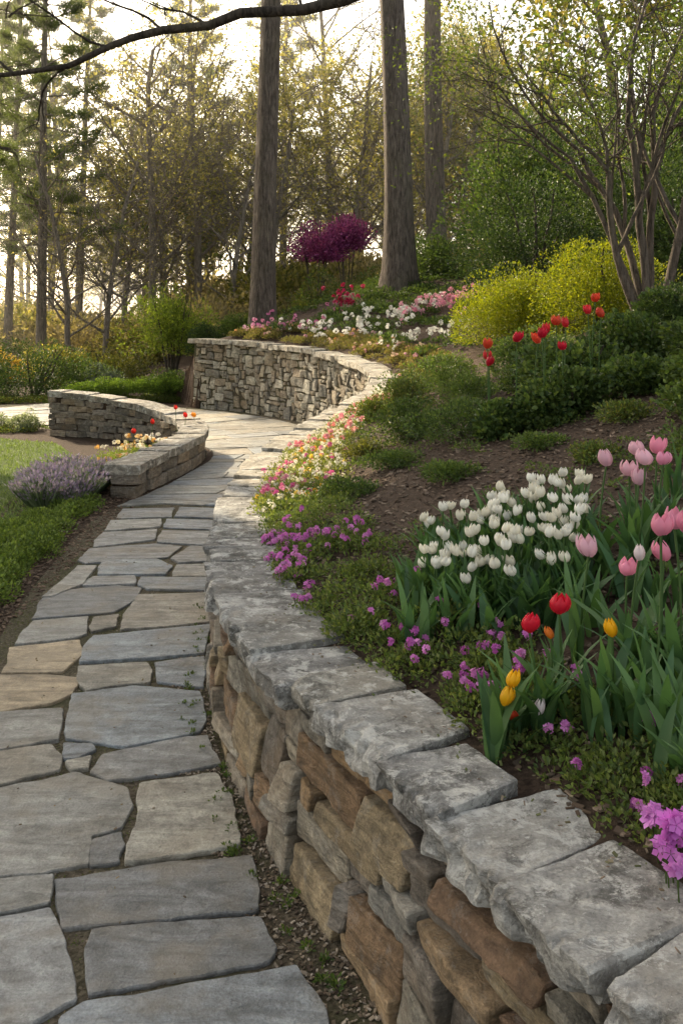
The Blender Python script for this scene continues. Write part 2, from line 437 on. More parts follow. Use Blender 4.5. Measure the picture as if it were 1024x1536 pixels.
def offs_poly(P, d):
    n = len(P); out = []
    for i in range(n):
        a, b, c = P[i-1], P[i], P[(i+1) % n]
        e1 = (b-a)/np.linalg.norm(b-a); e2 = (c-b)/np.linalg.norm(c-b)
        nn = np.array([-e1[1]-e2[1], e1[0]+e2[0]]); l = np.linalg.norm(nn)
        out.append(b+nn/l*d if l > 1e-6 else b)
    return np.array(out)
def flag(mb, poly, col, res=.022, z=.018, grow=.006):
    P = np.array(poly, float)
    A = .5*np.sum(P[:, 0]*np.roll(P[:, 1], -1)-np.roll(P[:, 0], -1)*P[:, 1])
    if A < 0: P = P[::-1]
    P = offs_poly(P, -grow)
    Q = []; n = len(P)
    for i in range(n):
        a, b = P[i], P[(i+1) % n]; L = np.linalg.norm(b-a); c = min(.006, L*.1)/max(L, 1e-6)
        Q += [a+(b-a)*c, b-(b-a)*c]
    R_ = []
    for i in range(len(Q)):
        a, b = Q[i], Q[(i+1) % len(Q)]; L = np.linalg.norm(b-a); k = max(1, int(L/res))
        for t in range(k): R_.append(a+(b-a)*t/k)
    R_ = np.array(R_); c = R_.mean(0)
    q = np.concatenate([R_*8, np.full((len(R_), 1), random.uniform(0, 50))], 1)
    R_ = R_+np.stack([vnoise(q, True)+.6*vnoise(q*4, True), vnoise(q+9, True)+.6*vnoise(q*4+9, True)], 1)*.0095
    tx, ty = random.uniform(-.006, .006), random.uniform(-.006, .006); z = z+random.uniform(-.003, .003)
    rings = []
    for ins, dz in ((0.0, -.05), (0.0, -.004), (.003, 0)):
        pr = offs_poly(R_, ins) if ins else R_.copy()
        zz = z+dz+(pr[:, 0]-c[0])*tx+(pr[:, 1]-c[1])*ty
        rings.append(np.stack([pr[:, 0], pr[:, 1], zz], 1))
    m = len(R_); i = np.arange(m); j = (i+1) % m; Fs = []
    for k in range(2): Fs.append(np.stack([i+k*m, j+k*m, j+(k+1)*m, i+(k+1)*m], 1))
    Fs.append((i+2*m)[None, :])
    mb.add(np.concatenate(rings), Fs, col)
mbp = MB()
for k, st in enumerate(stones):
    col = np.array(TAN)*random.uniform(.9, 1.05) if k in (14, 17) else pick(SL, .15)
    if k in (18, 26, 12): col = np.array([.23, .255, .27])
    flag(mbp, [G(*p) for p in st], col)
Lf = Curve([(-1.93, 7.5, 0), (-1.90, 7.95, 0), (-1.74, 8.5, 0), (-1.58, 9.4, 0), (-1.46, 10.5, 0), (-1.6, 11.3, 0), (-2.2, 12.4, 0), (-3.2, 13.2, 0), (-4.6, 13.8, 0), (-7, 14.6, 0)])
Rt = Curve([(-.72, 7.4, 0), (-.58, 7.95, 0), (-.42, 8.5, 0), (-.05, 9.5, 0), (.22, 10.8, 0), (.12, 11.8, 0), (-.45, 13.4, 0), (-1.55, 15.1, 0), (-2.9, 16.2, 0), (-5.5, 17.2, 0)])
def pathpt(t, w):
    a = np.array([np.interp(t, np.linspace(0, 1, len(Lf.P)), Lf.P[:, i]) for i in (0, 1)])
    b = np.array([np.interp(t, np.linspace(0, 1, len(Rt.P)), Rt.P[:, i]) for i in (0, 1)])
    return a+(b-a)*w
rows_t = [0.045]
while rows_t[-1] < .98: rows_t.append(rows_t[-1]+random.uniform(.020, .040))
def jit(t, w):
    q = np.array([[t*60, w*3, 2.]]); return pathpt(t+.012*float(vnoise(q)[0]), min(max(w+.04*float(vnoise(q+9)[0]), 0), 1)) if 0 < w < 1 else pathpt(t+.012*float(vnoise(q)[0]), w)
for i in range(len(rows_t)-1):
    t0, t1 = rows_t[i]+.001, rows_t[i+1]-.001
    width = np.linalg.norm(pathpt(t0, 0)-pathpt(t0, 1)); k = max(2, int(width/random.uniform(.38, .66)))
    cuts = [0]+sorted([(j+random.uniform(-.3, .3))/k for j in range(1, k)])+[1]
    for j in range(k):
        a0, a1 = cuts[j], cuts[j+1]; g = .007/width
        pl = [jit(t0, a0+g*(j > 0)), jit(t0, (a0+a1)/2), jit(t0, a1-g), jit(t1, a1-g), jit(t1, (a0+a1)/2), jit(t1, a0+g*(j > 0))]
        flag(mbp, pl, pick(SL, .14), .06, grow=.001)
mbp.build('flagstone_path', M_flag, False)
left = [(-1.7, .4), (-1.75, 2.5), (-1.68, 4.4), (-1.83, 5.37), (-1.92, 6.4), (-1.98, 7.45)]+[tuple(p[:2]) for p in Lf.P[20::12]]
right = [tuple(np.array(W.at(s, .02)[:2]).ravel()) for s in np.linspace(.3, W.L, 90)]
sheet('path_bedding', left+[(-7, 16.5), (-5.5, 17)]+right[::-1], .004, M_grit)

# ------------------------------------------------------------------ leaves & plants
RH = (np.array([(0, 0, 0), (.27, .5, .07), (0, 1, -.04), (-.27, .5, .07)]), np.array([[0, 1, 2, 3]]))
ND = (np.array([(-.02, 0, 0), (.02, 0, 0), (.012, 1, 0), (-.012, 1, 0)]), np.array([[0, 1, 2, 3]]))
BR = (np.array([(0, 0, 0), (.36, .35, .09), (.26, .8, .06), (0, 1, -.05), (-.26, .8, .06), (-.36, .35, .09)]), np.array([[0, 1, 2, 3], [0, 3, 4, 5]]))
def unit(v): return v/(np.linalg.norm(v, axis=1)[:, None]+1e-9)
def leaves(mb, pos, dr, size, col, tp=RH, upbias=.6):
    n = len(pos); a = unit(dr)
    up = unit(np.array([0, 0, 1.0])*upbias+rng.normal(size=(n, 3))*.5)
    b = unit(np.cross(a, up)); c = np.cross(b, a)
    T, Fq = tp; size = np.broadcast_to(size, (n,))[:, None, None]
    V = pos[:, None]+size*(T[None, :, 0:1]*b[:, None]+T[None, :, 1:2]*a[:, None]+T[None, :, 2:3]*c[:, None])
    m = len(T); Fx = (Fq[None]+(np.arange(n)*m)[:, None, None]).reshape(-1, Fq.shape[1])
    mb.add(V.reshape(-1, 3), Fx, np.repeat(col, m, 0))
def lcol(n, cols, var=.25):
    c = np.array(cols); k = rng.integers(0, len(c), n); w = rng.random((n, 1))
    k2 = rng.integers(0, len(c), n)
    return (c[k]*w+c[k2]*(1-w))*(1+rng.uniform(-var, var, (n, 1)))
def tube(mb, P, Rd, col, sides=6):
    P = np.asarray(P, float); n = len(P); Rd = np.broadcast_to(Rd, (n,))
    T = unit(np.gradient(P, axis=0)); ref = np.array([1., .3, .1]) if abs(T[0, 2]) > .7 else np.array([0, 0, 1.])
    b = unit(np.cross(T, ref)); c = np.cross(T, b); a = np.linspace(0, 2*np.pi, sides, endpoint=False)
    V = P[:, None]+Rd[:, None, None]*(np.cos(a)[None, :, None]*b[:, None]+np.sin(a)[None, :, None]*c[:, None])
    i = np.arange(n-1)[:, None]*sides; j = np.arange(sides)[None]; j2 = (j+1) % sides
    F_ = np.stack([i+j, i+j2, i+sides+j2, i+sides+j], -1).reshape(-1, 4)
    mb.add(V.reshape(-1, 3), F_, col)

G_DARK = [(.035, .065, .02), (.05, .085, .025), (.07, .105, .033)]
G_MID = [(.06, .105, .025), (.09, .14, .034), (.12, .165, .04)]
G_YEL = [(.22, .26, .015), (.32, .32, .015), (.13, .18, .02), (.26, .29, .015)]
G_OLIVE = [(.11, .125, .03), (.16, .16, .035), (.09, .10, .03)]
G_GOLD = [(.28, .24, .07), (.30, .26, .08), (.20, .20, .06)]
BK = np.array((.12, .10, .08))

def shrub_parts(rx, ry, rz, n, leaf, cols, lumps=14, tp=RH, lr=.42, flat=0.0, fuzz=.3, rag=.12):
    mb = MB(); L = rng.normal(size=(lumps, 3)); L = unit(L)*rng.uniform(.35, .72, (lumps, 1)); L[:, 2] = np.abs(L[:, 2])*.95-.12
    rl = rng.uniform(lr*.7, lr*1.2, lumps); k = rng.integers(0, lumps, n)
    dv = unit(rng.normal(size=(n, 3))); rad = rl[k]*(1-fuzz*rng.random(n)**2+.12*rng.random(n)**4)
    p = L[k]+dv*rad[:, None]
    ok = (p[:, 2] > -.25); p = p[ok]; k = k[ok]; dv = dv[ok]
    p = p*(1+rag*vnoise(p*4+rx*9))[:, None]
    pos = p*np.array([rx, ry, rz]); pos[:, 2] += rz*.25
    out = unit(p+np.array([0, 0, .15]))
    dr = dv*.6+out*.5+rng.normal(size=p.shape)*.55+np.array([0, 0, .25])
    lum = rng.uniform(.75, 1.2, lumps)[k][:, None]
    leaves(mb, pos, dr, leaf*rng.uniform(.6, 1.25, len(p)), lcol(len(p), cols)*lum, tp)
    return mb
def shrub(name, x, y, rx, ry, rz, n, leaf, cols, z=None, lumps=14, tp=RH, mat=None, stems=5, lr=.42, fuzz=.3, sink=.05, rag=.12):
    z = (hz1(x, y) if z is None else z)-sink*rz
    mb = shrub_parts(rx, ry, rz, n, leaf, cols, lumps, tp, lr, fuzz=fuzz, rag=rag)
    ob = mb.build(name, mat or M_leaf, False); ob.location = (x, y, z)
    if stems:
        ms = MB(); drop = max(0, z-hz1(x, y)) if x*0+y < 30 else 0
        for i in range(stems):
            a = random.uniform(0, 6.28); e = np.array([math.cos(a)*rx*.45, math.sin(a)*ry*.45, rz*.9+drop])
            t = np.linspace(0, 1, 6)[:, None]; P = t*e+rng.normal(size=(6, 3))*.03*rx*t
            P[:, 2] -= .02+drop
            tube(ms, P, np.linspace(.03, .008, 6)*max(rx, .3), BK*.8, 5)
        ms.build('stems', M_bark, True, ob)
    return ob

# --- trees
def wander(p, d, L, n, wob, up=0.0):
    P = [np.array(p, float)]; d = np.array(d, float); d /= np.linalg.norm(d)
    for i in range(n):
        d = d+rng.normal(size=3)*wob+np.array([0, 0, up]); d /= np.linalg.norm(d)
        P.append(P[-1]+d*L/n)
    return np.array(P), d
def grow(mb, tips, p, d, L, r, depth, spread=.75, kids=(4, 6), wob=.12, up=.03, col=BK, t0=.3, ratio=.6, sides=6):
    P, _ = wander(p, d, L, 7, wob, up)
    tube(mb, P, np.linspace(r, r*.35, 8), col, sides if depth > 1 else 4)
    if depth == 0:
        for i in range(2, 8): tips.append((P[i], P[i]-P[i-1]))
        return
    for k in range(random.randint(*kids)):
        t = random.uniform(t0, 1.0); f = t*7; i = min(int(f), 6); q = P[i]+(P[i+1]-P[i])*(f-i)
        dd = unit((P[i+1]-P[i])[None])[0]; a = unit(rng.normal(size=(1, 3)))[0]; a = a-dd*np.dot(a, dd); a /= np.linalg.norm(a)
        nd = dd*(1-spread*.45)+a*spread
        grow(mb, tips, q, nd, L*ratio*random.uniform(.75, 1.15)*(1.15-.4*t), r*.52*(1.1-.4*t), depth-1, spread, kids, wob*1.2, up, col, .2, ratio, sides)
def decid(name, H, r, nleaf, lsize, cols, mat, trunk_t=.35, leafspread=.18, kids=(5, 7), depth=3, lean=(0, 0), col=BK, up=.05, wl=.32):
    mb = MB(); tips = []
    P, d = wander((0, 0, -.1), (lean[0], lean[1], 1), H*.8, 9, .05)
    tube(mb, P, np.linspace(r, r*.4, 10)*np.array([1.35, 1.05]+[1]*8), col, 12)
    for k in range(int(H*1.3)+4):
        t = trunk_t+(1-trunk_t)*k/(int(H*1.3)+3)*random.uniform(.93, 1.0); f = t*9; i = min(int(f), 8); q = P[i]+(P[i+1]-P[i])*(f-i)
        a = k*2.4+random.uniform(-.5, .5)
        nd = np.array([math.cos(a), math.sin(a), random.uniform(.35, .9)])
        grow(mb, tips, q, nd, H*wl*(1.15-.6*t), r*.38*(1.2-.6*t), depth-1, .7, kids, .13, up, col)
    ob = mb.build(name, M_bark, True)
    ml = MB()
    tp_ = np.array([t[0] for t in tips]); td = np.array([t[1] for t in tips]); k = rng.integers(0, len(tp_), nleaf)
    k = k[vnoise(tp_*.9)[k] > -.2]
    pos = tp_[k]+rng.normal(size=(len(k), 3))*leafspread
    cl = lcol(len(k), cols)*(1+.25*vnoise(pos*.7))[:, None]
    leaves(ml, pos, td[k]+rng.normal(size=pos.shape)*.1+np.array([0, 0, -.02]), lsize*rng.uniform(.6, 1.2, len(k)), cl, RH, .3)
    ml.build('foliage', mat, False, ob)
    return ob
def pine(name, H, r, cols, start=.3, nb=60, Lb=2.4, nlen=.22, col=(.12, .09, .07)):
    mb = MB(); ml = MB(); P, d = wander((0, 0, -.1), (0, 0, 1), H, 12, .012)
    tube(mb, P, np.linspace(r, r*.25, 13)*np.array([1.2]+[1]*12), np.array(col), 10)
    pp = []; dd_ = []
    for k in range(nb):
        t = start+(1-start)*(k/nb)**.9; f = min(t*12, 11.99); i = int(f); q = P[i]+(P[i+1]-P[i])*(f-i)
        a = k*2.4+random.uniform(-.3, .3); L = Lb*(1.1-.85*(t-start)/(1-start))*random.uniform(.55, 1.1)
        B_, bd = wander(q, (math.cos(a), math.sin(a), random.uniform(-.1, .35)), L, 6, .08, .03)
        tube(mb, B_, np.linspace(r*.16, r*.04, 7), np.array(col), 5)
        for m in range(14):
            tt = random.uniform(.3, 1); f2 = min(tt*6, 5.99); j = int(f2); s = B_[j]+(B_[j+1]-B_[j])*(f2-j)
            side = np.array([-math.sin(a), math.cos(a), 0])*random.choice([-1, 1])
            e = s+(side*random.uniform(.1, .32)+np.array([math.cos(a), math.sin(a), .1])*.2)*L*.5*(1.2-tt)
            for g_ in np.linspace(.3, 1, 4): pp.append(s+(e-s)*g_); dd_.append(e-s)
    pp = np.array(pp); dd_ = np.array(dd_); rep = 9; k = np.repeat(np.arange(len(pp)), rep)
    pos = pp[k]+rng.normal(size=(len(k), 3))*.05
    leaves(ml, pos, unit(dd_[k])*.5+rng.normal(size=pos.shape)*.6+np.array([0, 0, .3]), nlen*rng.uniform(.6, 1.2, len(k)), lcol(len(k), cols),
           (ND[0]*np.array([1.7, 1, 1]), ND[1]), .3)
    ob = mb.build(name, M_bark, True); ml.build('needles', M_tleaf, False, ob); return ob
def inst(src, parent, x, y, z, s, rot, name, hs=1.0):
    def cp(o, par):
        c = bpy.data.objects.new(name+'_'+o.name.split('.')[0], o.data); SC.collection.objects.link(c); c.parent = par
        for ch in o.children: cp(ch, c)
        return c
    c = cp(src, parent); c.location = (x, y, z); c.scale = (s, s, s*hs*random.uniform(.9, 1.1)); c.rotation_euler = (0, 0, rot)

# sun
AZ = math.radians(38); EL = math.radians(30)
SD = np.array([-math.sin(AZ)*math.cos(EL), math.cos(AZ)*math.cos(EL), math.sin(EL)])
def ingap(wp):  # opening cut into the added crowns so sun reaches the wall bend
    tt = (wp[:, 2]-.7)/SD[2]; g = wp-SD*tt[:, None]
    return (((g[:, 0]+.35)/1.15)**2+((g[:, 1]-6.9)/2.6)**2 < 1), g

def tall(name, x, y, r, H, lean, crown0=.62):
    mb = MB(); n = 30; t = np.linspace(0, 1, n); base = hz1(x, y)
    P = np.stack([lean[0]*t*H+.12*np.sin(t*5+x), lean[1]*t*H+.1*np.sin(t*4), t*H-.25], 1)
    rad = r*(1-.55*t)+r*.55*np.exp(-t*H*1.6)
    sides = 28; a = np.linspace(0, 2*np.pi, sides, endpoint=False)
    V = []
    for i in range(n):
        rr = rad[i]*(1+.05*np.sin(a*5+x)+.14*np.exp(-t[i]*H*1.2)*np.sin(a*4+1+x))
        V.append(np.stack([P[i, 0]+rr*np.cos(a), P[i, 1]+rr*np.sin(a), P[i, 2]+0*a], 1))
    i = np.arange(n-1)[:, None]*sides; j = np.arange(sides)[None]; j2 = (j+1) % sides
    mb.add(np.concatenate(V), np.stack([i+j, i+j2, i+sides+j2, i+sides+j], -1).reshape(-1, 4), np.array((.145, .12, .10)))
    tips = []
    for k in range(12):
        f = crown0+(1-crown0)*k/12; q = P[int(f*(n-1))]; an = k*2.4
        grow(mb, tips, q, (math.cos(an), math.sin(an), .5), 3.0*(1.3-.6*f), .09, 2, .7, (3, 5), .13, .02, BK)
    ob = mb.build(name, M_bark, True); ob.location = (x, y, base)
    tp_ = np.array([q[0] for q in tips]); td = np.array([q[1] for q in tips]); k = rng.integers(0, len(tp_), 2500); ml = MB()
    leaves(ml, tp_[k]+rng.normal(size=(len(k), 3))*.25, td[k]+rng.normal(size=(len(k), 3))*.3, .12*rng.uniform(.6, 1.2, len(k)), lcol(len(k), G_OLIVE))
    ml.build('foliage', M_tleaf, False, ob)
tall('tall_tree', -1.4, 18, .24, 17, (-.004, 0))
tall('tall_tree', .98, 17.5, .27, 18, (-.018, 0))
tall('tall_tree', 2.65, 26, .30, 20, (0, 0))

def multistem():
    mb = MB(); tips = []; x, y = 2.98, 8.9; b = hz1(x, y)
    for (dx, dy, L) in ((-.75, .1, 3.3), (-.45, -.25, 3.6), (-.12, .3, 3.8), (.2, -.3, 3.6), (.45, .2, 3.4), (-1.1, -.3, 2.8), (-.3, .5, 3.6)):
        P, d = wander((dx*.1, dy*.1, -.1), (dx*.7, dy*.7, 1.3), L*.55, 8, .07, .02)
        r = random.uniform(.026, .042); tube(mb, P, np.linspace(r*1.2, r*.7, 9), BK*1.2, 8)
        for i in range(3): grow(mb, tips, P[4+i*2], d+rng.normal(size=3)*.35, L*.5, r*.6, 2, .7, (4, 6), .12, .02, BK*1.2)
    ob = mb.build('ornamental_tree', M_bark, True); ob.location = (x, y, b)
    tp_ = np.array([q[0] for q in tips]); td = np.array([q[1] for q in tips]); k = rng.integers(0, len(tp_), 17000); k = k[(vnoise(tp_*1.5)[k] > -.25)]
    pos = tp_[k]+rng.normal(size=(len(k), 3))*.08; ml = MB()
    leaves(ml, pos, td[k]+rng.normal(size=pos.shape)*.06, .042*rng.uniform(.6, 1.2, len(k)), lcol(len(k), [(.08, .12, .025), (.12, .15, .03), (.05, .08, .02)]))
    ml.build('foliage', M_tleaf, False, ob)
multistem()

def overhang():
    mb = MB()
    x, y = 3.9, 6.2; b = hz1(x, y)
    P, _ = wander((x, y, b-.2), (.02, 0, 1), 8, 10, .02); tube(mb, P, np.linspace(.2, .1, 11), BK, 14)
    Lm = np.array([(3.9, 6.2, 5.0), (2.9, 6.1, 5.3), (2.1, 6.05, 4.7), (1.2, 6.0, 4.1), (.5, 6.0, 3.85), (0, 6.0, 3.66), (-.25, 6, 3.60), (-.65, 6, 3.58), (-.85, 6.0, 3.50), (-1.15, 6, 3.47), (-1.35, 6, 3.42), (-1.5, 6, 3.36), (-1.75, 6, 3.24), (-2.1, 6.0, 3.19), (-2.6, 6, 3.14), (-3.2, 6, 3.2)])
    tube(mb, Lm, np.linspace(.055, .010, len(Lm))*1.0, BK*.6, 9)
    tips = []
    for i, dv in ((6, (-.2, .2, .8)), (9, (-.5, .1, .5)), (11, (-.7, -.1, .25)), (12, (-.6, .2, -.15)), (13, (-.6, .1, .5)), (8, (-.6, .3, .3)), (4, (-.3, 0, .9))):
        grow(mb, tips, Lm[i], dv, .8, .010, 1, .6, (3, 5), .12, .0, BK*.6)
    for k in range(6):
        grow(mb, tips, P[5+k//2], (math.cos(k*2.4), math.sin(k*2.4), .7), 2.0, .05, 1, .7, (3, 4), .13, .02, BK)
    mb.build('overhanging_tree', M_bark, True)
overhang()

def added_shade_tree(x, y, H, R0, n):  # unseen tree added left of view to keep sun off the foreground
    mb = MB(); P, _ = wander((0, 0, -.1), (0, 0, 1), H*.85, 9, .03); tube(mb, P, np.linspace(.24, .1, 10), BK, 12)
    tips = []
    for k in range(14):
        a = k*2.4; i = 4+k % 5
        grow(mb, tips, P[i], (math.cos(a), math.sin(a), .35), R0*.75, .06, 2, .7, (4, 4), .12, .02, BK)
    AV = np.concatenate(mb.v)+np.array([x, y, 0]); gi, _g = ingap(AV)
    for q in range(1, len(mb.f)): mb.f[q] = mb.f[q][~gi[mb.f[q]].any(1)]
    ob = mb.build('added_shade_tree', M_bark, True); ob.location = (x, y, 0)
    tp_ = np.array([q[0] for q in tips]); td = np.array([q[1] for q in tips]); k = rng.integers(0, len(tp_), n)
    pos = tp_[k]+rng.normal(size=(n, 3))*.4
    wp = pos+np.array([x, y, 0]); gi, g = ingap(wp)
    ok = ~gi & (g[:, 1] < 10.2)
    ok &= ~((wp[:, 0] > -.40*wp[:, 1]) & (wp[:, 2] < 1.65+.36*wp[:, 1]))
    pos = pos[ok]; k = k[ok]; ml = MB()
    leaves(ml, pos, td[k]+rng.normal(size=pos.shape)*.3, .27*rng.uniform(.6, 1.2, len(k)), lcol(len(k), G_MID), BR)
    ml.build('foliage', M_tleaf, False, ob)
for (x, y, H) in ((-9.2, 12.6, 10.5), (-7.2, 10.2, 10), (-7.6, 14.4, 11), (-11.2, 15.8, 11.5), (-8.4, 7.4, 10), (-6.9, 12.6, 11)):
    added_shade_tree(x, y, H, 3.4, 8000)

# background woodland
G_SPR_HAZE = [(.32, .31, .12), (.27, .27, .09), (.36, .32, .13)]  # spring leaf tones, paled to put distance haze into the colour
HAZY_BARK = np.array((.22, .19, .155))  # woodland bark, lightened so its colour carries the haze
gold = decid('golden_tree', 10, .13, 6500, .15, G_GOLD+G_SPR_HAZE+G_OLIVE, M_tleaf, .25, .25, col=HAZY_BARK)
gold2 = decid('budding_tree', 12, .14, 4600, .12, G_SPR_HAZE, M_tleaf, .3, .3, col=HAZY_BARK)
green = decid('leafy_tree', 9, .16, 7500, .20, G_OLIVE+G_MID+G_GOLD, M_tleaf, .2, .35, col=HAZY_BARK)
bare = decid('bare_tree', 10, .11, 900, .09, G_SPR_HAZE, M_tleaf, .2, .2, (4, 5), 3, col=HAZY_BARK)
pin = pine('pine_tree', 14, .16, [(.08, .115, .04), (.12, .15, .05), (.055, .08, .03)], .28, col=HAZY_BARK*.8)
woods = empty('distant_woodland', (0, 0, 0))
def gapok(x, y):
    r = np.array([x+.3, y-8.0]); d = np.array([-math.sin(AZ), math.cos(AZ)]); t = r@d; off = abs(r[0]*d[1]-r[1]*d[0])
    return not (t < 34 and off < 4.5)
for k in range(58):
    y = random.uniform(31, 66); x = random.uniform(-.42*y-2, .42*y+2)
    src = random.choices([gold, gold2, green, bare, pin], [3.0, 4, 1.0, 2.0, 2.6])[0]
    if x > .06*y: src = random.choices([gold, green, pin], [3, 3, 1])[0]
    if not gapok(x, y): continue
    inst(src, woods, x, y, hz1(x, y)-.1, random.uniform(.8, 1.25), random.uniform(0, 6.28), 'distant')
for (x, y, s, src) in ((-6.6, 26, .85, bare), (-3.2, 27, .85, bare), (-4.6, 30, 1.0, gold2), (-2.2, 29, .9, gold), (.4, 31, .95, gold), (-5.5, 34, 1.0, pin), (-9.6, 34, 1.05, pin), (-2.4, 38, 1.2, pin), (-7.6, 36, 1.1, gold), (-12, 32, .9, pin), (3.2, 33, 1.1, gold), (5.5, 36, 1.15, green), (-10.2, 28.5, .95, pin), (-7.2, 31, .9, gold)):
    inst(src, woods, x, y, hz1(x, y)-.1, s, random.uniform(0, 6.28), 'near')
for o, (x, y, s) in ((pin, (-8.2, 25.5, 1.0)), (gold, (-3.5, 35, 1.0)), (gold2, (-5.9, 29, 1.0)), (green, (6.5, 22, 1.0)), (bare, (-7.0, 24, .75))):
    o.location = (x, y, hz1(x, y)-.1); o.scale = (s, s, s)
brush = shrub('brush', 0, 0, 1.5, 1.5, 1.4, 4000, .11, [(.26, .22, .13), (.30, .26, .13), (.20, .17, .10)], z=0, fuzz=.8, mat=M_tleaf, stems=0)
brush.parent = woods; brush.location = (-9, 30, 0)
brushg = shrub('brush_green', 0, 0, 1.5, 1.5, 1.4, 5000, .12, G_OLIVE+G_GOLD, z=0, fuzz=.6, mat=M_tleaf, stems=0); brushg.parent = woods; brushg.location = (-6, 33, 0)
for k in range(100):
    y = random.uniform(25, 52); x = random.uniform(-.45*y, .4*y)
    inst(random.choice([brush, brush, brushg]), woods, x, y, hz1(x, y)-.1, random.uniform(.8, 1.9), random.uniform(0, 6.28), 'undergrowth')

# ------- named shrubs
shrub('green_shrub', -3.45, 19, .95, .85, 1.45, 11000, .06, [(.15, .21, .03), (.20, .26, .04), (.10, .15, .03)], z=.9, stems=7, mat=M_tleaf, lumps=20, fuzz=.5)
shrub('golden_shrub', -6.0, 21, 1.3, 1.0, 1.0, 9000, .07, G_OLIVE+G_GOLD, mat=M_tleaf)
shrub('golden_shrub', -8.2, 22, 1.2, 1.0, .8, 7000, .07, [(.34, .22, .04), (.26, .19, .04)], mat=M_tleaf)
shrub('olive_shrub', -4.9, 20.3, 1.1, .9, .95, 7000, .06, G_OLIVE)
shrub('dark_evergreen_shrub', -6.0, 18.2, 1.2, .8, 1.1, 9000, .05, G_DARK)
shrub('dark_evergreen_shrub', -7.4, 18.6, 1.2, .9, 1.3, 9000, .05, G_DARK)
shrub('dark_evergreen_shrub', -5.0, 18.6, .75, .6, .8, 6000, .05, G_DARK+G_MID)
shrub('blue_spruce_shrub', -4.5, 17.9, .5, .4, .6, 4000, .05, [(.06, .085, .07), (.10, .13, .11)])
shrub('evergreen_shrub', -2.6, 18.3, .45, .4, .6, 5000, .045, G_DARK, z=.9)
shrub('evergreen_shrub', -2.0, 18.6, .5, .4, .5, 5000, .045, G_MID, z=1.2)
shrub('evergreen_shrub', -3.3, 17.6, .6, .4, .5, 5000, .045, G_MID, z=.1)
for (x, y, r) in ((-4.45, 13.15, .30), (-4.95, 13.3, .27)):
    shrub('silver_shrub', x, y, r, r*.8, r*.9, 3000, .03, [(.20, .24, .16), (.32, .36, .27), (.13, .17, .09)])
mb = MB()
for t in np.linspace(0, 1, 26):
    sub = shrub_parts(.3, .3, .26, 700, .035, [(.12, .20, .03), (.17, .25, .04)], 5)
    off = np.array([-5.0+2.0*t, 17.3+.1*t, .12+.1*t])
    mb.add(sub.v[0]+off, sub.f[0], sub.c[0])
mb.build('boxwood_hedge', M_leaf, False)
PP = [(.27, .05, .19), (.36, .09, .28), (.17, .03, .12)]
shrub('purple_leaf_shrub', -.65, 24, .95, .8, 1.05, 8000, .075, PP, z=3.05, lr=.4, fuzz=.7, lumps=22)
shrub('purple_leaf_shrub', .15, 24.4, .85, .7, .9, 6500, .075, PP, z=3.35, lr=.4, fuzz=.7, lumps=20)
shrub('green_shrub', -.35, 22, 1.1, .9, 1.4, 9000, .07, G_OLIVE+G_MID)
shrub('green_shrub', .7, 22.5, 1.0, .9, 1.5, 9000, .07, G_MID+G_OLIVE)
shrub('green_shrub', -1.7, 23, .9, .9, 1.0, 7000, .07, G_OLIVE)
shrub('green_shrub', 2.1, 21, 1.1, .9, 1.8, 11000, .07, [(.13, .19, .03), (.18, .23, .04), (.09, .13, .03)])
shrub('evergreen_shrub', 1.75, 18.5, .8, .8, .95, 8000, .05, G_DARK+G_MID)
shrub('yellow_shrub', 1.98, 11.1, .80, .65, .90, 26000, .030, G_YEL, lumps=70, z=1.34, lr=.36, fuzz=.12, rag=.03)
shrub('yellow_shrub', 2.88, 10.2, .88, .65, 1.10, 30000, .030, G_YEL, lumps=70, z=1.42, lr=.36, fuzz=.12, rag=.03)
shrub('evergreen_bush', 2.9, 14, 1.3, 1.1, 1.8, 16000, .055, G_DARK, lumps=24)
shrub('evergreen_bush', 4.4, 14.5, 1.6, 1.2, 2.6, 22000, .06, G_DARK+G_MID, lumps=30)
shrub('evergreen_bush', 3.4, 17.5, 1.7, 1.3, 3.1, 20000, .08, G_DARK+G_MID, lumps=30)
shrub('evergreen_bush', 6.5, 17, 2.2, 1.6, 4.4, 22000, .09, G_DARK+G_MID, lumps=32)
shrub('evergreen_bush', 4.1, 11.5, .9, .9, 1.3, 12000, .05, G_DARK)
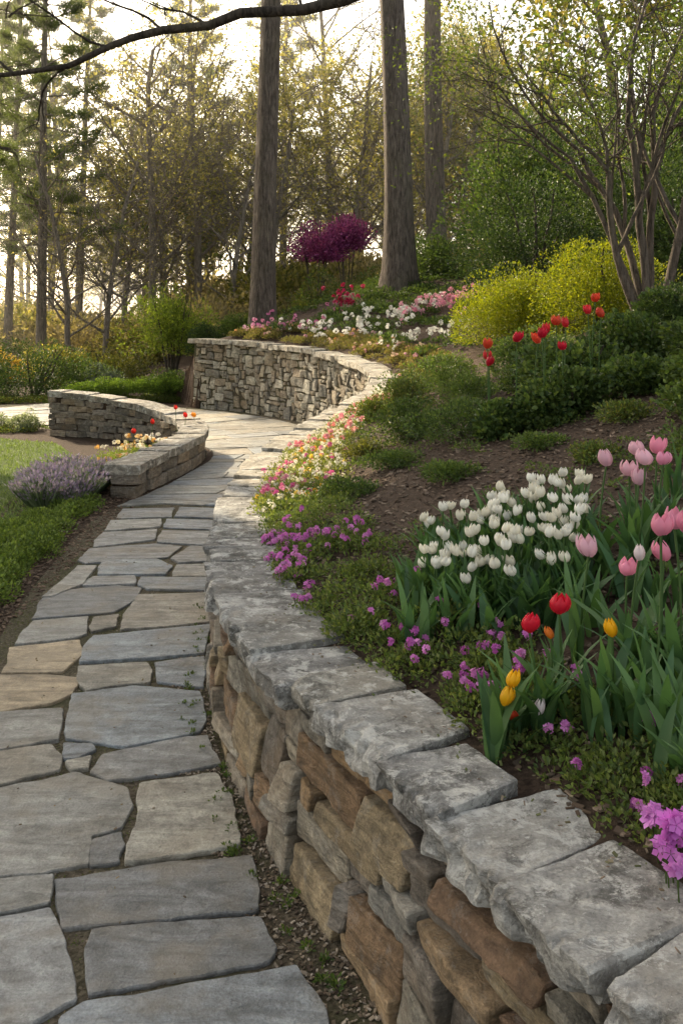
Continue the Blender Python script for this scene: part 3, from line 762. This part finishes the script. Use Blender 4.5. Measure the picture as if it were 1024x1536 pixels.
for (x, y, rx, rz, n, lf, cols, tp) in (
  (.52, 7.0, .28, .32, 5500, .022, G_OLIVE+G_MID, RH), (.40, 6.1, .26, .28, 5000, .022, G_MID+G_DARK, RH),
  (.95, 8.2, .3, .25, 4500, .022, G_MID, RH), (.75, 5.6, .40, .20, 5500, .02, G_DARK+G_MID, RH), (.95, 5.3, .24, .24, 3500, .03, G_DARK+G_MID, BR),
  (1.55, 6.0, .42, .36, 7000, .034, G_DARK+G_MID, BR), (1.25, 5.3, .34, .27, 5500, .032, G_DARK+G_MID, BR), (2.0, 6.3, .40, .36, 6500, .034, G_DARK+G_MID, BR),
  (2.25, 5.6, .36, .28, 5500, .03, G_DARK+G_MID, BR), (2.0, 4.9, .34, .22, 4500, .028, G_MID, BR), (2.7, 7.5, .5, .35, 6000, .03, G_DARK, BR), (1.75, 4.4, .30, .18, 4200, .025, G_MID, BR),
  (.05, 4.9, .19, .10, 2600, .018, G_DARK+G_MID, RH), (.3, 5.3, .2, .10, 2600, .018, G_MID, RH), (1.0, 9.8, .5, .3, 5000, .03, G_MID, RH), (1.6, 8.0, .4, .3, 5000, .03, G_DARK+G_MID, RH),
  (.55, 4.6, .18, .09, 2200, .018, G_MID, RH), (1.0, 7.2, .28, .2, 3500, .022, G_MID, RH), (.25, 7.8, .22, .2, 3500, .022, G_OLIVE+G_MID, RH), (1.5, 3.9, .22, .13, 2800, .02, G_MID, RH), (.6, 8.9, .3, .22, 3500, .025, G_MID, RH),
  (1.0, 4.7, .16, .08, 1800, .018, G_MID, RH), (1.45, 4.75, .2, .1, 2400, .02, G_MID+G_OLIVE, RH), (1.3, 6.7, .25, .18, 3000, .024, G_MID, RH), (.15, 5.9, .16, .12, 2200, .018, G_OLIVE, RH),
  (1.15, 4.2, .15, .09, 1800, .018, G_MID+G_OLIVE, RH), (.85, 6.3, .2, .14, 2600, .02, G_MID, RH), (1.75, 5.3, .28, .22, 4200, .03, G_DARK+G_MID, BR), (1.9, 9.3, .5, .3, 5000, .03, G_MID, RH)):
    shrub('slope_shrub', x, y, rx, rx*.9, rz, n, lf, cols, tp=tp, stems=4, lumps=16)

def mounds(name, centers, leafsize, cols, per, mat=None, tp=RH, hfac=.5):
    mb = MB()
    for (x, y, r) in centers:
        n = int(per*(r/.12)**2); dv = unit(rng.normal(size=(n, 3))); dv[:, 2] = abs(dv[:, 2])
        rad = rng.uniform(.55, 1.08, n)[:, None]*np.array([r, r, r*hfac])
        pos = dv*rad*(1+.25*vnoise(dv*3+x*9))[:, None]+np.array([x, y, 0])
        pos[:, 2] += hz1(x, y)+.005
        leaves(mb, pos, dv+rng.normal(size=dv.shape)*.7+np.array([0, 0, .5]), leafsize*rng.uniform(.5, 1.2, n), lcol(n, cols)*random.uniform(.8, 1.15), tp)
    return mb.build(name, mat or M_leaf, False)
def along(y0, y1, d0, d1, n, r0, r1):
    s0, s1 = W.s_at_y(y0), W.s_at_y(y1); out = []
    for k in range(n):
        x, y, z = W.at(np.array([random.uniform(s0, s1)]), random.uniform(d0, d1)); out.append((float(x[0]), float(y[0]), random.uniform(r0, r1)))
    return out
GB = [(.10, .15, .035), (.14, .19, .045), (.07, .11, .03), (.17, .20, .06)]
gc1 = along(2.3, 5.4, .30, .66, 120, .06, .11)+along(2.9, 5.4, .25, .36, 60, .04, .07)
mounds('ground_cover', gc1, .018, GB, 400, hfac=.7)
gc2 = along(1.3, 1.95, .32, .52, 30, .05, .085)+along(1.9, 2.5, .31, .6, 44, .045, .075)
mounds('ground_cover', gc2, .019, GB, 400, hfac=.7)
gc3 = along(5.0, 9.8, .26, .65, 165, .07, .13)
mounds('ground_cover', gc3, .02, [(.20, .24, .05), (.26, .27, .08), (.14, .18, .04)], 240, hfac=.6)
gc4 = along(9.8, 16, .35, .9, 110, .1, .2)
mounds('ground_cover', gc4, .035, [(.18, .15, .06), (.16, .18, .05), (.20, .16, .07)], 200)
gc5 = []
for k in range(360):
    y = random.uniform(11.5, 19); x = random.uniform(-2.3, 3.5)
    d, z, q = WX.near(np.array([x]), np.array([y]))
    if d[0] > .8: gc5.append((x, y, random.uniform(.12, .28)))
mounds('ground_cover', gc5, .05, G_MID+G_DARK, 60)
gc6 = []
for k in range(560):
    y = random.uniform(2.3, 10.5); x = random.uniform(-.2, 3.2)
    d, z, q = WX.near(np.array([x]), np.array([y]))
    if d[0] > .6 and x < .45*y and float(vnoise(np.array([[x*1.6, y*1.3, 3.]]))[0]) > -.25: gc6.append((x, y, random.uniform(.04, .12)))
mounds('low_weeds', gc6, .02, G_MID+[(.13, .17, .04)], 150, hfac=.45)
BG = [(.13, .19, .035), (.17, .23, .05), (.09, .14, .03)]
lc = [(-1.93-.07*(y-5)-.4*random.random(), y, random.uniform(.08, .15)) for y in np.linspace(4.5, 8.0, 80)]
lc += [(random.uniform(-2.6, -2.1), random.uniform(5.0, 7.0), random.uniform(.1, .17)) for _ in range(34)]
mounds('border_ground_cover', lc, .028, BG, 280, hfac=.8)
lc = [(random.uniform(-2.6, -1.95), random.uniform(8.9, 11.2), random.uniform(.1, .17)) for _ in range(30)]
mounds('border_ground_cover', lc, .03, [(.15, .21, .035), (.2, .25, .05)], 240, hfac=.9)
heads_lc = lc
lc = [(random.uniform(-6.5, -4.2), random.uniform(12.8, 13.4), random.uniform(.1, .2)) for _ in range(20)]+[(random.uniform(-6.5, -2.9), random.uniform(17.0, 17.8), random.uniform(.15, .25)) for _ in range(50)]
mounds('border_ground_cover', lc, .035, G_OLIVE+G_MID, 160)
mb = MB()
for (x, y, r) in [(-2.47+random.uniform(-.24, .24), 8.35+random.uniform(-.45, .6), random.uniform(.1, .18)) for _ in range(22)]:
    n = 520; a = rng.uniform(0, 6.28, n); q = rng.random(n)**.5
    base_ = np.stack([x+r*.4*q*np.cos(a), y+r*.4*q*np.sin(a), 0*a], 1); dv = np.stack([np.cos(a)*q*1.0, np.sin(a)*q*1.0, 1+0*a], 1)
    hh = rng.uniform(.10, .30, n)*random.uniform(.6, 1.15)
    leaves(mb, base_, dv, hh*.85, lcol(n, [(.14, .20, .10), (.20, .24, .16)]), (ND[0]*np.array([2, 1, 1]), ND[1]))
    leaves(mb, base_+unit(dv)*hh[:, None]*.93, dv, .04, lcol(n, [(.36, .27, .46), (.46, .38, .55), (.30, .25, .38), (.22, .26, .2)]))
mb.build('lavender', M_leaf, False)

def blossom_tp(k=5, w=.36, cup=.25):
    V = []; Fc = []
    for i in range(k):
        a = 2*math.pi*i/k; ca, sa = math.cos(a), math.sin(a); b = len(V)
        for (r, s, z) in ((.03, 0, 0), (.6, w, cup*.7), (1, 0.0, cup), (.6, -w, cup*.7)):
            V.append((r*ca-s*sa, z, r*sa+s*ca))
        Fc.append((b, b+1, b+2, b+3))
    return np.array(V), np.array(Fc)
BL = blossom_tp()
def heads(name, pts, rad, bsize, cols, per=10, stem=True):
    mb = MB(); ms = MB(); pts = np.array(pts); n = len(pts)
    k = np.repeat(np.arange(n), per); dv = unit(rng.normal(size=(n*per, 3))+np.array([0, -.2, .5]))
    pos = pts[k]+dv*rad*rng.uniform(.6, 1.1, (n*per, 1)); hc = lcol(n, cols, .15)[k]
    leaves(mb, pos, dv+rng.normal(size=dv.shape)*.25, bsize*rng.uniform(.8, 1.2, len(k)), hc*(1+rng.uniform(-.15, .15, (len(k), 1))), BL)
    ob = mb.build(name, M_petal, False)
    if stem:
        for p in pts:
            g = hz1(p[0], p[1])
            if p[2]-g > .01: tube(ms, np.array([[p[0]+.01, p[1]+.01, g], [p[0]+.004, p[1], (g+p[2])/2], p]), .0018, np.array((.08, .13, .03)), 4)
        if ms.n: ms.build('stems', M_leaf, True, ob)
    return ob
PUR = [(.56, .17, .48), (.66, .27, .58), (.50, .12, .44)]
PNK = [(.70, .16, .32), (.75, .3, .42), (.6, .10, .3)]
def onm(cent, n, hf=.65, dz=.015):
    out = []
    for _ in range(n):
        x, y, r = random.choice(cent); a = random.uniform(0, 6.28); q = random.random()**.5*r*.9
        out.append((x+q*math.cos(a), y+q*math.sin(a), hz1(x, y)+hf*math.sqrt(max(r*r-q*q, 0))+dz+random.uniform(0, .03)))
    return out
heads('creeping_phlox', onm([c for c in gc1 if 2.5 < c[1] < 4.6 and vnoise(np.array([[c[0]*3, c[1]*2.5, 4.]]))[0] > -.3], 170), .012, .009, PUR, 10)
heads('creeping_phlox', onm(gc2, 48), .011, .009, PUR, 9)
heads('magenta_flowers', [(.60+random.uniform(0, .11), 1.68+random.uniform(0, .16), .645+random.uniform(0, .06)) for _ in range(14)], .015, .019, [(.58, .18, .56), (.64, .26, .62)], 7)
y1 = [c for c in gc3 if c[1] < 7.2]; y2 = [c for c in gc3 if c[1] >= 6.8]
heads('white_alyssum', onm(gc3, 560, .6, .0), .016, .008, [(.8, .78, .66), (.75, .72, .5)], 9, False)
heads('yellow_pansies', onm(y1, 50, .6, .01), .010, .012, [(.75, .5, .05), (.8, .62, .12), (.75, .3, .04)], 5)
heads('pink_azalea', onm([c for c in y2 if c[1] < 9], 100, .6, .02), .016, .012, [(.75, .28, .28), (.8, .42, .38), (.7, .22, .3)], 9)
heads('pink_flowers', onm([c for c in gc3 if 4.6 < c[1] < 6.3], 50, .6, .02), .014, .011, PNK, 9)
heads('mauve_flowers', onm(gc4, 90, .5, .02), .025, .022, [(.6, .35, .45), (.55, .3, .12), (.65, .5, .35)], 7, False)
heads('border_blooms', [(x+random.gauss(0, .05), y, .2) for x, y, r in heads_lc for _ in range(3)], .02, .018, [(.8, .78, .7), (.7, .4, .1), (.7, .65, .4)], 6, False)
def drift(name, x0, x1, y0, y1, n, cols, r=.035):
    pts = []
    for _ in range(n):
        x = random.uniform(x0, x1); y = random.uniform(y0, y1)
        d, z, q = WX.near(np.array([x]), np.array([y]))
        if d[0] < .5 or float(vnoise(np.array([[x*2.2, y*2.2, len(name)]]))[0]) < -.05: continue
        pts.append((x, y, hz1(x, y)+random.uniform(.06, .22)))
    return heads(name, pts, r, .024, cols, 8, False)
drift('white_flower_drift', -1.4, 1.6, 14.0, 16.0, 250, [(.8, .8, .74)])
drift('pink_flower_drift', .9, 2.7, 13.4, 15.4, 260, [(.75, .3, .42), (.75, .42, .5)])
drift('white_flower_drift', .5, 1.9, 12.4, 13.6, 70, [(.78, .78, .7)])
drift('pink_flower_drift', -1.6, 0, 15.4, 17.0, 90, [(.7, .3, .45), (.6, .2, .4)])
cr = []
for _ in range(26): cr.append((.1+random.gauss(0, .13), 16.6+random.gauss(0, .1), hz1(.1, 16.6)+.1+abs(random.gauss(0, .16))))
heads('crimson_flowers', cr, .035, .03, [(.5, .02, .10), (.4, .02, .07)], 7)

# ------- tulips
def strap(mb, base, az, L, wid, lean, col):
    n = 7; t = np.linspace(0, 1, n); o = np.array([math.cos(az), math.sin(az), 0]); sd = np.array([-math.sin(az), math.cos(az), 0])
    cx = lean*L*(t**1.7); cz = L*(t-.28*lean*t**2.6); tw = random.uniform(-.5, .5)
    w = wid*np.sin(np.pi*np.clip(t*.93+.07, 0, 1)**.75)**.8; w[-1] = wid*.04
    C = np.array(base)+o*cx[:, None]+np.array([0, 0, 1.])*cz[:, None]
    sdv = sd*np.cos(tw*t)[:, None]+o*np.sin(tw*t)[:, None]
    V = np.concatenate([C-sdv*w[:, None]+o*.25*w[:, None]*-1, C, C+sdv*w[:, None]-o*.25*w[:, None]]); i = np.arange(n-1)
    F_ = np.concatenate([np.stack([i, i+1, i+1+n, i+n], 1), np.stack([i+n, i+1+n, i+1+2*n, i+2*n], 1)])
    mb.add(V, F_, col)
def bloom(mb, p, R0, H0, cols, opn=.0):
    c0 = np.array(random.choice(cols))*random.uniform(.88, 1.1); rot = random.uniform(0, 6.28)
    tx, ty = random.uniform(-.3, .3), random.uniform(-.3, .3)
    for k in range(6):
        inn = k % 2; a0 = rot+k*math.pi/3; nu, nv = 5, 7
        u = np.linspace(-1, 1, nu); v = np.linspace(0, 1, nv); U, Vv = np.meshgrid(u, v)
        prof = np.sin(np.pi*np.clip(.08+.80*Vv, 0, 1))**.62*(1-.25*(1-opn)*Vv**2)+opn*.5*Vv**3*random.uniform(.5, 1.4)
        rr = R0*prof*(.9 if inn else 1.0)*(1-.10*U**2*Vv)
        hw = .62*np.sin(np.pi*np.clip(.16+.84*Vv, 0, 1))**.55
        hw[-1] = .03
        ang = a0+U*hw; z = H0*random.uniform(.92, 1.06)*(Vv*(1-.05*U**2)+(.03 if inn else 0))
        X = rr*np.cos(ang); Y_ = rr*np.sin(ang)
        P = np.stack([X+z*tx, Y_+z*ty, z], -1).reshape(-1, 3)+np.array(p)
        i, j = np.meshgrid(np.arange(nv-1), np.arange(nu-1), indexing='ij'); b = (i*nu+j).ravel()
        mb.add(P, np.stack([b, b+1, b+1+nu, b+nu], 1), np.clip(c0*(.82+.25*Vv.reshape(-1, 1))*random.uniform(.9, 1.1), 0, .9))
TL = [(.06, .13, .045), (.08, .16, .055), (.10, .19, .065), (.065, .14, .06)]
def tulips(name, items, cols, R0=.024, H0=.05, nl=(3, 5), LL=(.16, .26), wd=.017, opn=.0):
    mp = MB(); mg = MB()
    for (x, y, zb) in items:
        g = hz1(x, y); h = max(zb-g, .08); bx, by = x+random.uniform(-.03, .03), y+random.uniform(-.02, .03)
        t = np.linspace(0, 1, 6)[:, None]; P = np.array([bx, by, g-.01])*(1-t)+np.array([x, y, g+h])*t; P[:, 0] += .015*np.sin(t[:, 0]*3.1)*random.uniform(-1, 1)
        tube(mg, P, .0032, np.array((.09, .16, .05)), 6)
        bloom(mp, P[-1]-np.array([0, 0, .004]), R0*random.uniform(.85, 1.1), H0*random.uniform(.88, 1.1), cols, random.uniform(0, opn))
        for k in range(random.randint(*nl)):
            strap(mg, (bx+random.uniform(-.012, .012), by+random.uniform(-.012, .012), g-.01), random.uniform(0, 6.28), random.uniform(*LL), wd*random.uniform(.7, 1.25), random.uniform(.15, .75), np.array(random.choice(TL))*random.uniform(.8, 1.15))
    ob = mp.build(name, M_petal, True); mg.build('stems_and_leaves', M_leaf, True, ob); return ob
def B(u, v, Y): return ((u-512)*Y/1400, Y, 1.65-(v-470)*Y/1400)
tulips('red_tulips', [B(793, 945, 2.35), B(838, 917, 2.45)], [(.60, .015, .04)], .028, .055, (4, 6), opn=.3)
tulips('red_yellow_tulips', [B(825, 955, 2.45), B(768, 1100, 2.3)], [(.65, .06, .02), (.7, .2, .02)], .016, .03)
tulips('yellow_tulips', [B(917, 952, 2.35), B(767, 1028, 2.30), B(757, 1055, 2.28)], [(.80, .45, .01)], .021, .046, (3, 4))
tulips('pink_tulips', [B(882, 832, 2.6), B(940, 860, 2.5), B(990, 800, 2.3), B(1010, 790, 2.4), B(995, 838, 2.45), B(1035, 800, 2.3), B(909, 697, 3.1), B(953, 680, 3.1), B(984, 678, 3.15), B(967, 695, 3.0), B(994, 695, 3.1), B(943, 712, 3.1), B(957, 725, 3.05)],
       [(.78, .36, .50), (.80, .50, .58), (.75, .30, .42)], .029, .052, (4, 6), (.18, .3), .02, .8)
wt = []
for k in range(150):
    y = random.uniform(2.95, 3.6); u = random.uniform(612, 880); x = (u-512)*y/1400
    if (u-612)/268 < (3.05-y)*1.2 or float(vnoise(np.array([[x*5, y*5, 7.]]))[0]) < -.25: continue
    wt.append((x, y, hz1(x, y)+random.uniform(.12, .21)))
tulips('white_tulips', wt, [(.80, .80, .72), (.78, .76, .64)], .019, .036, (3, 5), (.14, .22), .013, .9)
tulips('white_tulips', [B(958, 838, 2.45), B(806, 1105, 2.3)], [(.78, .7, .7)], .018, .04)
rt = [B(u, v, Y) for u, v, Y in ((731, 522, 5.2), (730, 538, 5.3), (733, 548, 5.2), (774, 512, 5.2), (817, 500, 5.3), (812, 506, 5.2), (834, 487, 5.3), (848, 490, 5.4), (843, 524, 5.2), (881, 470, 5.6), (892, 452, 5.7), (901, 475, 5.6), (806, 514, 5.3))]
tulips('red_tulips', rt, [(.55, .015, .04), (.6, .03, .04), (.65, .07, .03)], .028, .06, opn=.6)
tulips('mixed_tulips', [(-1.95, 11.0, .52), (-1.8, 10.8, .45), (-2.1, 10.4, .42), (-2.2, 9.9, .38), (-1.75, 11.1, .42)], [(.65, .03, .02), (.8, .35, .02)], .03, .06)
mg = MB()
def clump(u, Y, n, LL):
    x = (u-512)*Y/1400; g = hz1(x, Y)
    for _ in range(n):
        strap(mg, (x+random.gauss(0, .035), Y+random.gauss(0, .035), g-.01), random.uniform(0, 6.28), random.uniform(*LL), .014*random.uniform(.6, 1.3), random.uniform(.15, .8), np.array(random.choice(TL))*random.uniform(.75, 1.15))
for (u, Y, n) in ((790, 2.35, 12), (820, 2.35, 12), (755, 2.36, 6), (905, 2.3, 12), (940, 2.25, 12), (985, 2.2, 12), (1020, 2.15, 12), (960, 2.5, 12), (1010, 2.45, 14), (900, 2.7, 10), (1000, 2.8, 14), (940, 2.9, 12), (1020, 3.1, 12), (880, 2.95, 8), (970, 3.2, 12), (1010, 3.5, 12), (1030, 2.0, 12)):
    clump(u, Y, n, (.14, .26) if u != 755 else (.1, .17))
for k in range(80):
    y = random.uniform(2.85, 3.65); clump(random.uniform(620, 890), y, 6, (.12, .21))
mg.build('tulip_foliage', M_leaf, True)

# ------- mulch chips, grit, lawn
M_chip, nt, o = nmat('wood_chip'); finish(nt, o, attr(nt), .85, None)
def chips(name, X, Y, Zf, size, cols, flatz=.25, mat=None):
    n = len(X); pos = np.stack([X, Y, Zf], 1); T, Fq = tmpl(1, 1, 1)
    a = unit(rng.normal(size=(n, 3))*np.array([1, 1, flatz])); up = unit(np.array([0, 0, 1.])+rng.normal(size=(n, 3))*.3)
    b = unit(np.cross(a, up)); c = np.cross(b, a); s = size*rng.uniform(.4, 1.3, (n, 1, 1))
    asp = rng.uniform(.3, .8, (n, 1, 1))
    V = pos[:, None]+s*(T[None, :, 0:1]*a[:, None]+asp*T[None, :, 1:2]*b[:, None]+.22*T[None, :, 2:3]*c[:, None])
    mb = MB(); mb.add(V.reshape(-1, 3), (Fq[None]+(np.arange(n)*8)[:, None, None]).reshape(-1, 4), np.repeat(lcol(n, cols, .3), 8, 0)); return mb.build(name, mat or M_chip, False)
n = 24000; X = rng.uniform(-.6, 3.2, n); Y = 1.4+rng.random(n)**1.3*7.5
D, Z, Q = WX.near(X, Y); k = (D > .3) & (abs(X) < .5*Y+.5); X = X[k]; Y = Y[k]
chips('mulch_chips', X, Y, hz(X, Y)+.004, .010, [(.13, .09, .06), (.07, .045, .03), (.22, .165, .12), (.09, .07, .05)])
n = 9000; q = rng.uniform(.3, W.s_at_y(8), n); x, y, z = W.at(q, -rng.random(n)**1.2*.17-.02)
chips('path_grit', x, y, 0*x+.008, .0055, [(.12, .09, .06), (.25, .2, .14), (.07, .05, .035), (.35, .3, .24)])
n = 12000; Y = rng.uniform(1.6, 8, n); X = rng.uniform(-2.6, -.3, n); D, Z, Q = WX.near(X, Y); k = D < -.02
chips('path_grit', X[k], Y[k], 0*X[k]+.005, .0035, [(.15, .12, .08), (.24, .2, .15), (.09, .075, .045)])
n = 350; Y = 1.7+rng.random(n)*6; X = rng.uniform(-2.2, -.2, n); D, Z, Q = WX.near(X, Y); k = (D < -.05) & (X > -1.9)
chips('fallen_bits', X[k], Y[k], 0*X[k]+.023, .004, [(.16, .11, .06), (.25, .19, .09), (.08, .06, .04)])
n = 500; q = rng.uniform(.9, W.s_at_y(7), n); x, y, z = W.at(q, .08+rng.random(n)**.5*.24)
chips('fallen_bits', x, y, z+.006, .0045, [(.13, .09, .06), (.22, .165, .12), (.1, .12, .04)])
n = 6000; Y = rng.uniform(4.2, 9, n); X = rng.uniform(-2.9, -1.75, n)
chips('mulch_chips', X, Y, 0*X+.006, .012, [(.12, .08, .055), (.07, .045, .03), (.17, .12, .08)])
q = rng.uniform(.6, W.s_at_y(9), 110); x, y, z = W.at(q, -rng.uniform(.03, .14, 110)); mb = MB()
for xx, yy in zip(x, y):
    n = 40; dv = unit(rng.normal(size=(n, 3))+np.array([0, 0, .6])); leaves(mb, np.array([xx, yy, .005])+dv*rng.uniform(0, .02, (n, 1)), dv, .014, lcol(n, G_MID))
mb.build('wall_foot_weeds', M_leaf, False)
n = 42000; Y = rng.uniform(1.7, 9, n); X = rng.uniform(-1.8, -.2, n); D, Z, Q = WX.near(X, Y)
k = (D < -.04) & (vnoise(np.stack([X*2.2, Y*2.2, 0*X+8], 1)) > -.1); X = X[k]; Y = Y[k]; mb = MB()
dm = rng.normal(size=(len(X), 3))*.7; dm[:, 2] = np.abs(dm[:, 2])*.4+.1
leaves(mb, np.stack([X, Y, 0*X+.005], 1), dm, .008, lcol(len(X), [(.07, .10, .02), (.11, .13, .03), (.12, .11, .05)]))
mb.build('joint_moss', M_leaf, False)
lawnA = [(-2.6, 5.2), (-2.5, 6.6), (-2.42, 7.4), (-2.7, 8.4), (-2.9, 9.5), (-3.1, 10.8), (-3.6, 11.8), (-4.6, 12.3), (-14, 12.6), (-14, 5)]
lawnB = [(-5.2, 12.9), (-5.2, 13.4), (-7, 14.0), (-9, 14.6), (-16, 15), (-16, 12.9)]
def inpoly(X, Y, P):
    c = np.zeros(len(X), bool); n = len(P)
    for i in range(n):
        x1, y1 = P[i]; x2, y2 = P[(i+1) % n]
        c ^= ((y1 > Y) != (y2 > Y)) & (X < (x2-x1)*(Y-y1)/(y2-y1+1e-12)+x1)
    return c
for P, n in ((lawnA, 70000), (lawnB, 25000)):
    ob = sheet('lawn', P, .008, M_lawnm)
    X = rng.uniform(-7.5, -2.4, n); Y = rng.uniform(5.2, 16.5, n); k = inpoly(X, Y, P); X = X[k]; Y = Y[k]; n = len(X); mb = MB()
    leaves(mb, np.stack([X, Y, 0*X+.005], 1), rng.normal(size=(n, 3))*.5+np.array([0, 0, 1]), rng.uniform(.02, .04, n), lcol(n, [(.12, .18, .045), (.16, .22, .06)]), (ND[0]*np.array([6, 1, 1]), ND[1]))
    mb.build('grass', M_leaf, False, ob)

# ------------------------------------------------------------------ light, sky, camera
w = bpy.data.worlds.new('World'); SC.world = w; w.use_nodes = True; nt = w.node_tree; nt.nodes.clear()
sky = nt.nodes.new('ShaderNodeTexSky'); sky.sky_type = 'NISHITA'; sky.sun_disc = False
sky.sun_elevation = EL; sky.sun_rotation = -AZ; sky.air_density = 1.0; sky.dust_density = 4; sky.ozone_density = .8
hs = nt.nodes.new('ShaderNodeHueSaturation'); hs.inputs['Saturation'].default_value = .5
wm = mixc(nt, 1.0, hs.outputs[0], (1.07, 1.0, .88), 'MULTIPLY')
bg = nt.nodes.new('ShaderNodeBackground'); bg.inputs[1].default_value = .40; out = nt.nodes.new('ShaderNodeOutputWorld')
nt.links.new(sky.outputs[0], hs.inputs['Color']); nt.links.new(wm, bg.inputs[0]); nt.links.new(bg.outputs[0], out.inputs[0])
sl = bpy.data.lights.new('sun', 'SUN'); sl.energy = 10; sl.angle = math.radians(.8); sl.color = (1, .82, .56)
so = bpy.data.objects.new('sun', sl); so.rotation_euler = Vector(SD).to_track_quat('Z', 'Y').to_euler(); so.location = (-10, 15, 12); SC.collection.objects.link(so)
def root_of(o):
    while o.parent and o.parent != woods: o = o.parent
    return o
for it in range(8):
    bpy.context.view_layer.update(); dg = bpy.context.evaluated_depsgraph_get(); bad = set()
    for a in range(9):
        for b in range(9):
            p = Vector((-1.1+a*.18, 4.6+b*.6, .7)) + Vector(SD)*1.6
            r = SC.ray_cast(dg, p, Vector(SD))
            if r[0]:
                t = root_of(bpy.data.objects[r[4].name])
                if t.parent == woods: bad.add(t)
    if not bad: break
    for t in bad:
        for ch in list(t.children_recursive): bpy.data.objects.remove(ch)
        bpy.data.objects.remove(t)
hm, nt, o = nmat('haze_air')
vs = nt.nodes.new('ShaderNodeVolumeScatter'); vs.inputs['Color'].default_value = (1, .95, .84, 1); vs.inputs['Density'].default_value = .0055; vs.inputs['Anisotropy'].default_value = .6
nt.links.new(vs.outputs[0], o.inputs['Volume'])
mb = MB(); T, Fq = tmpl(1, 1, 1); mb.add(T*np.array([60, 26, 11])+np.array([0, 49, 10.9]), Fq, (1, 1, 1)); mb.build('morning_haze', hm, False)
cam = bpy.data.cameras.new('camera'); cam.sensor_width = 36; cam.sensor_fit = 'AUTO'; cam.lens = 1400/1536*36; cam.shift_y = -298/1536
cam.clip_end = 600; cam.clip_start = .05
co = bpy.data.objects.new('camera', cam); co.location = (0, 0, 1.65); co.rotation_euler = (math.radians(90), 0, 0); SC.collection.objects.link(co); SC.camera = co
SC.view_settings.view_transform = 'Standard'; SC.view_settings.look = 'None'; SC.view_settings.exposure = 0
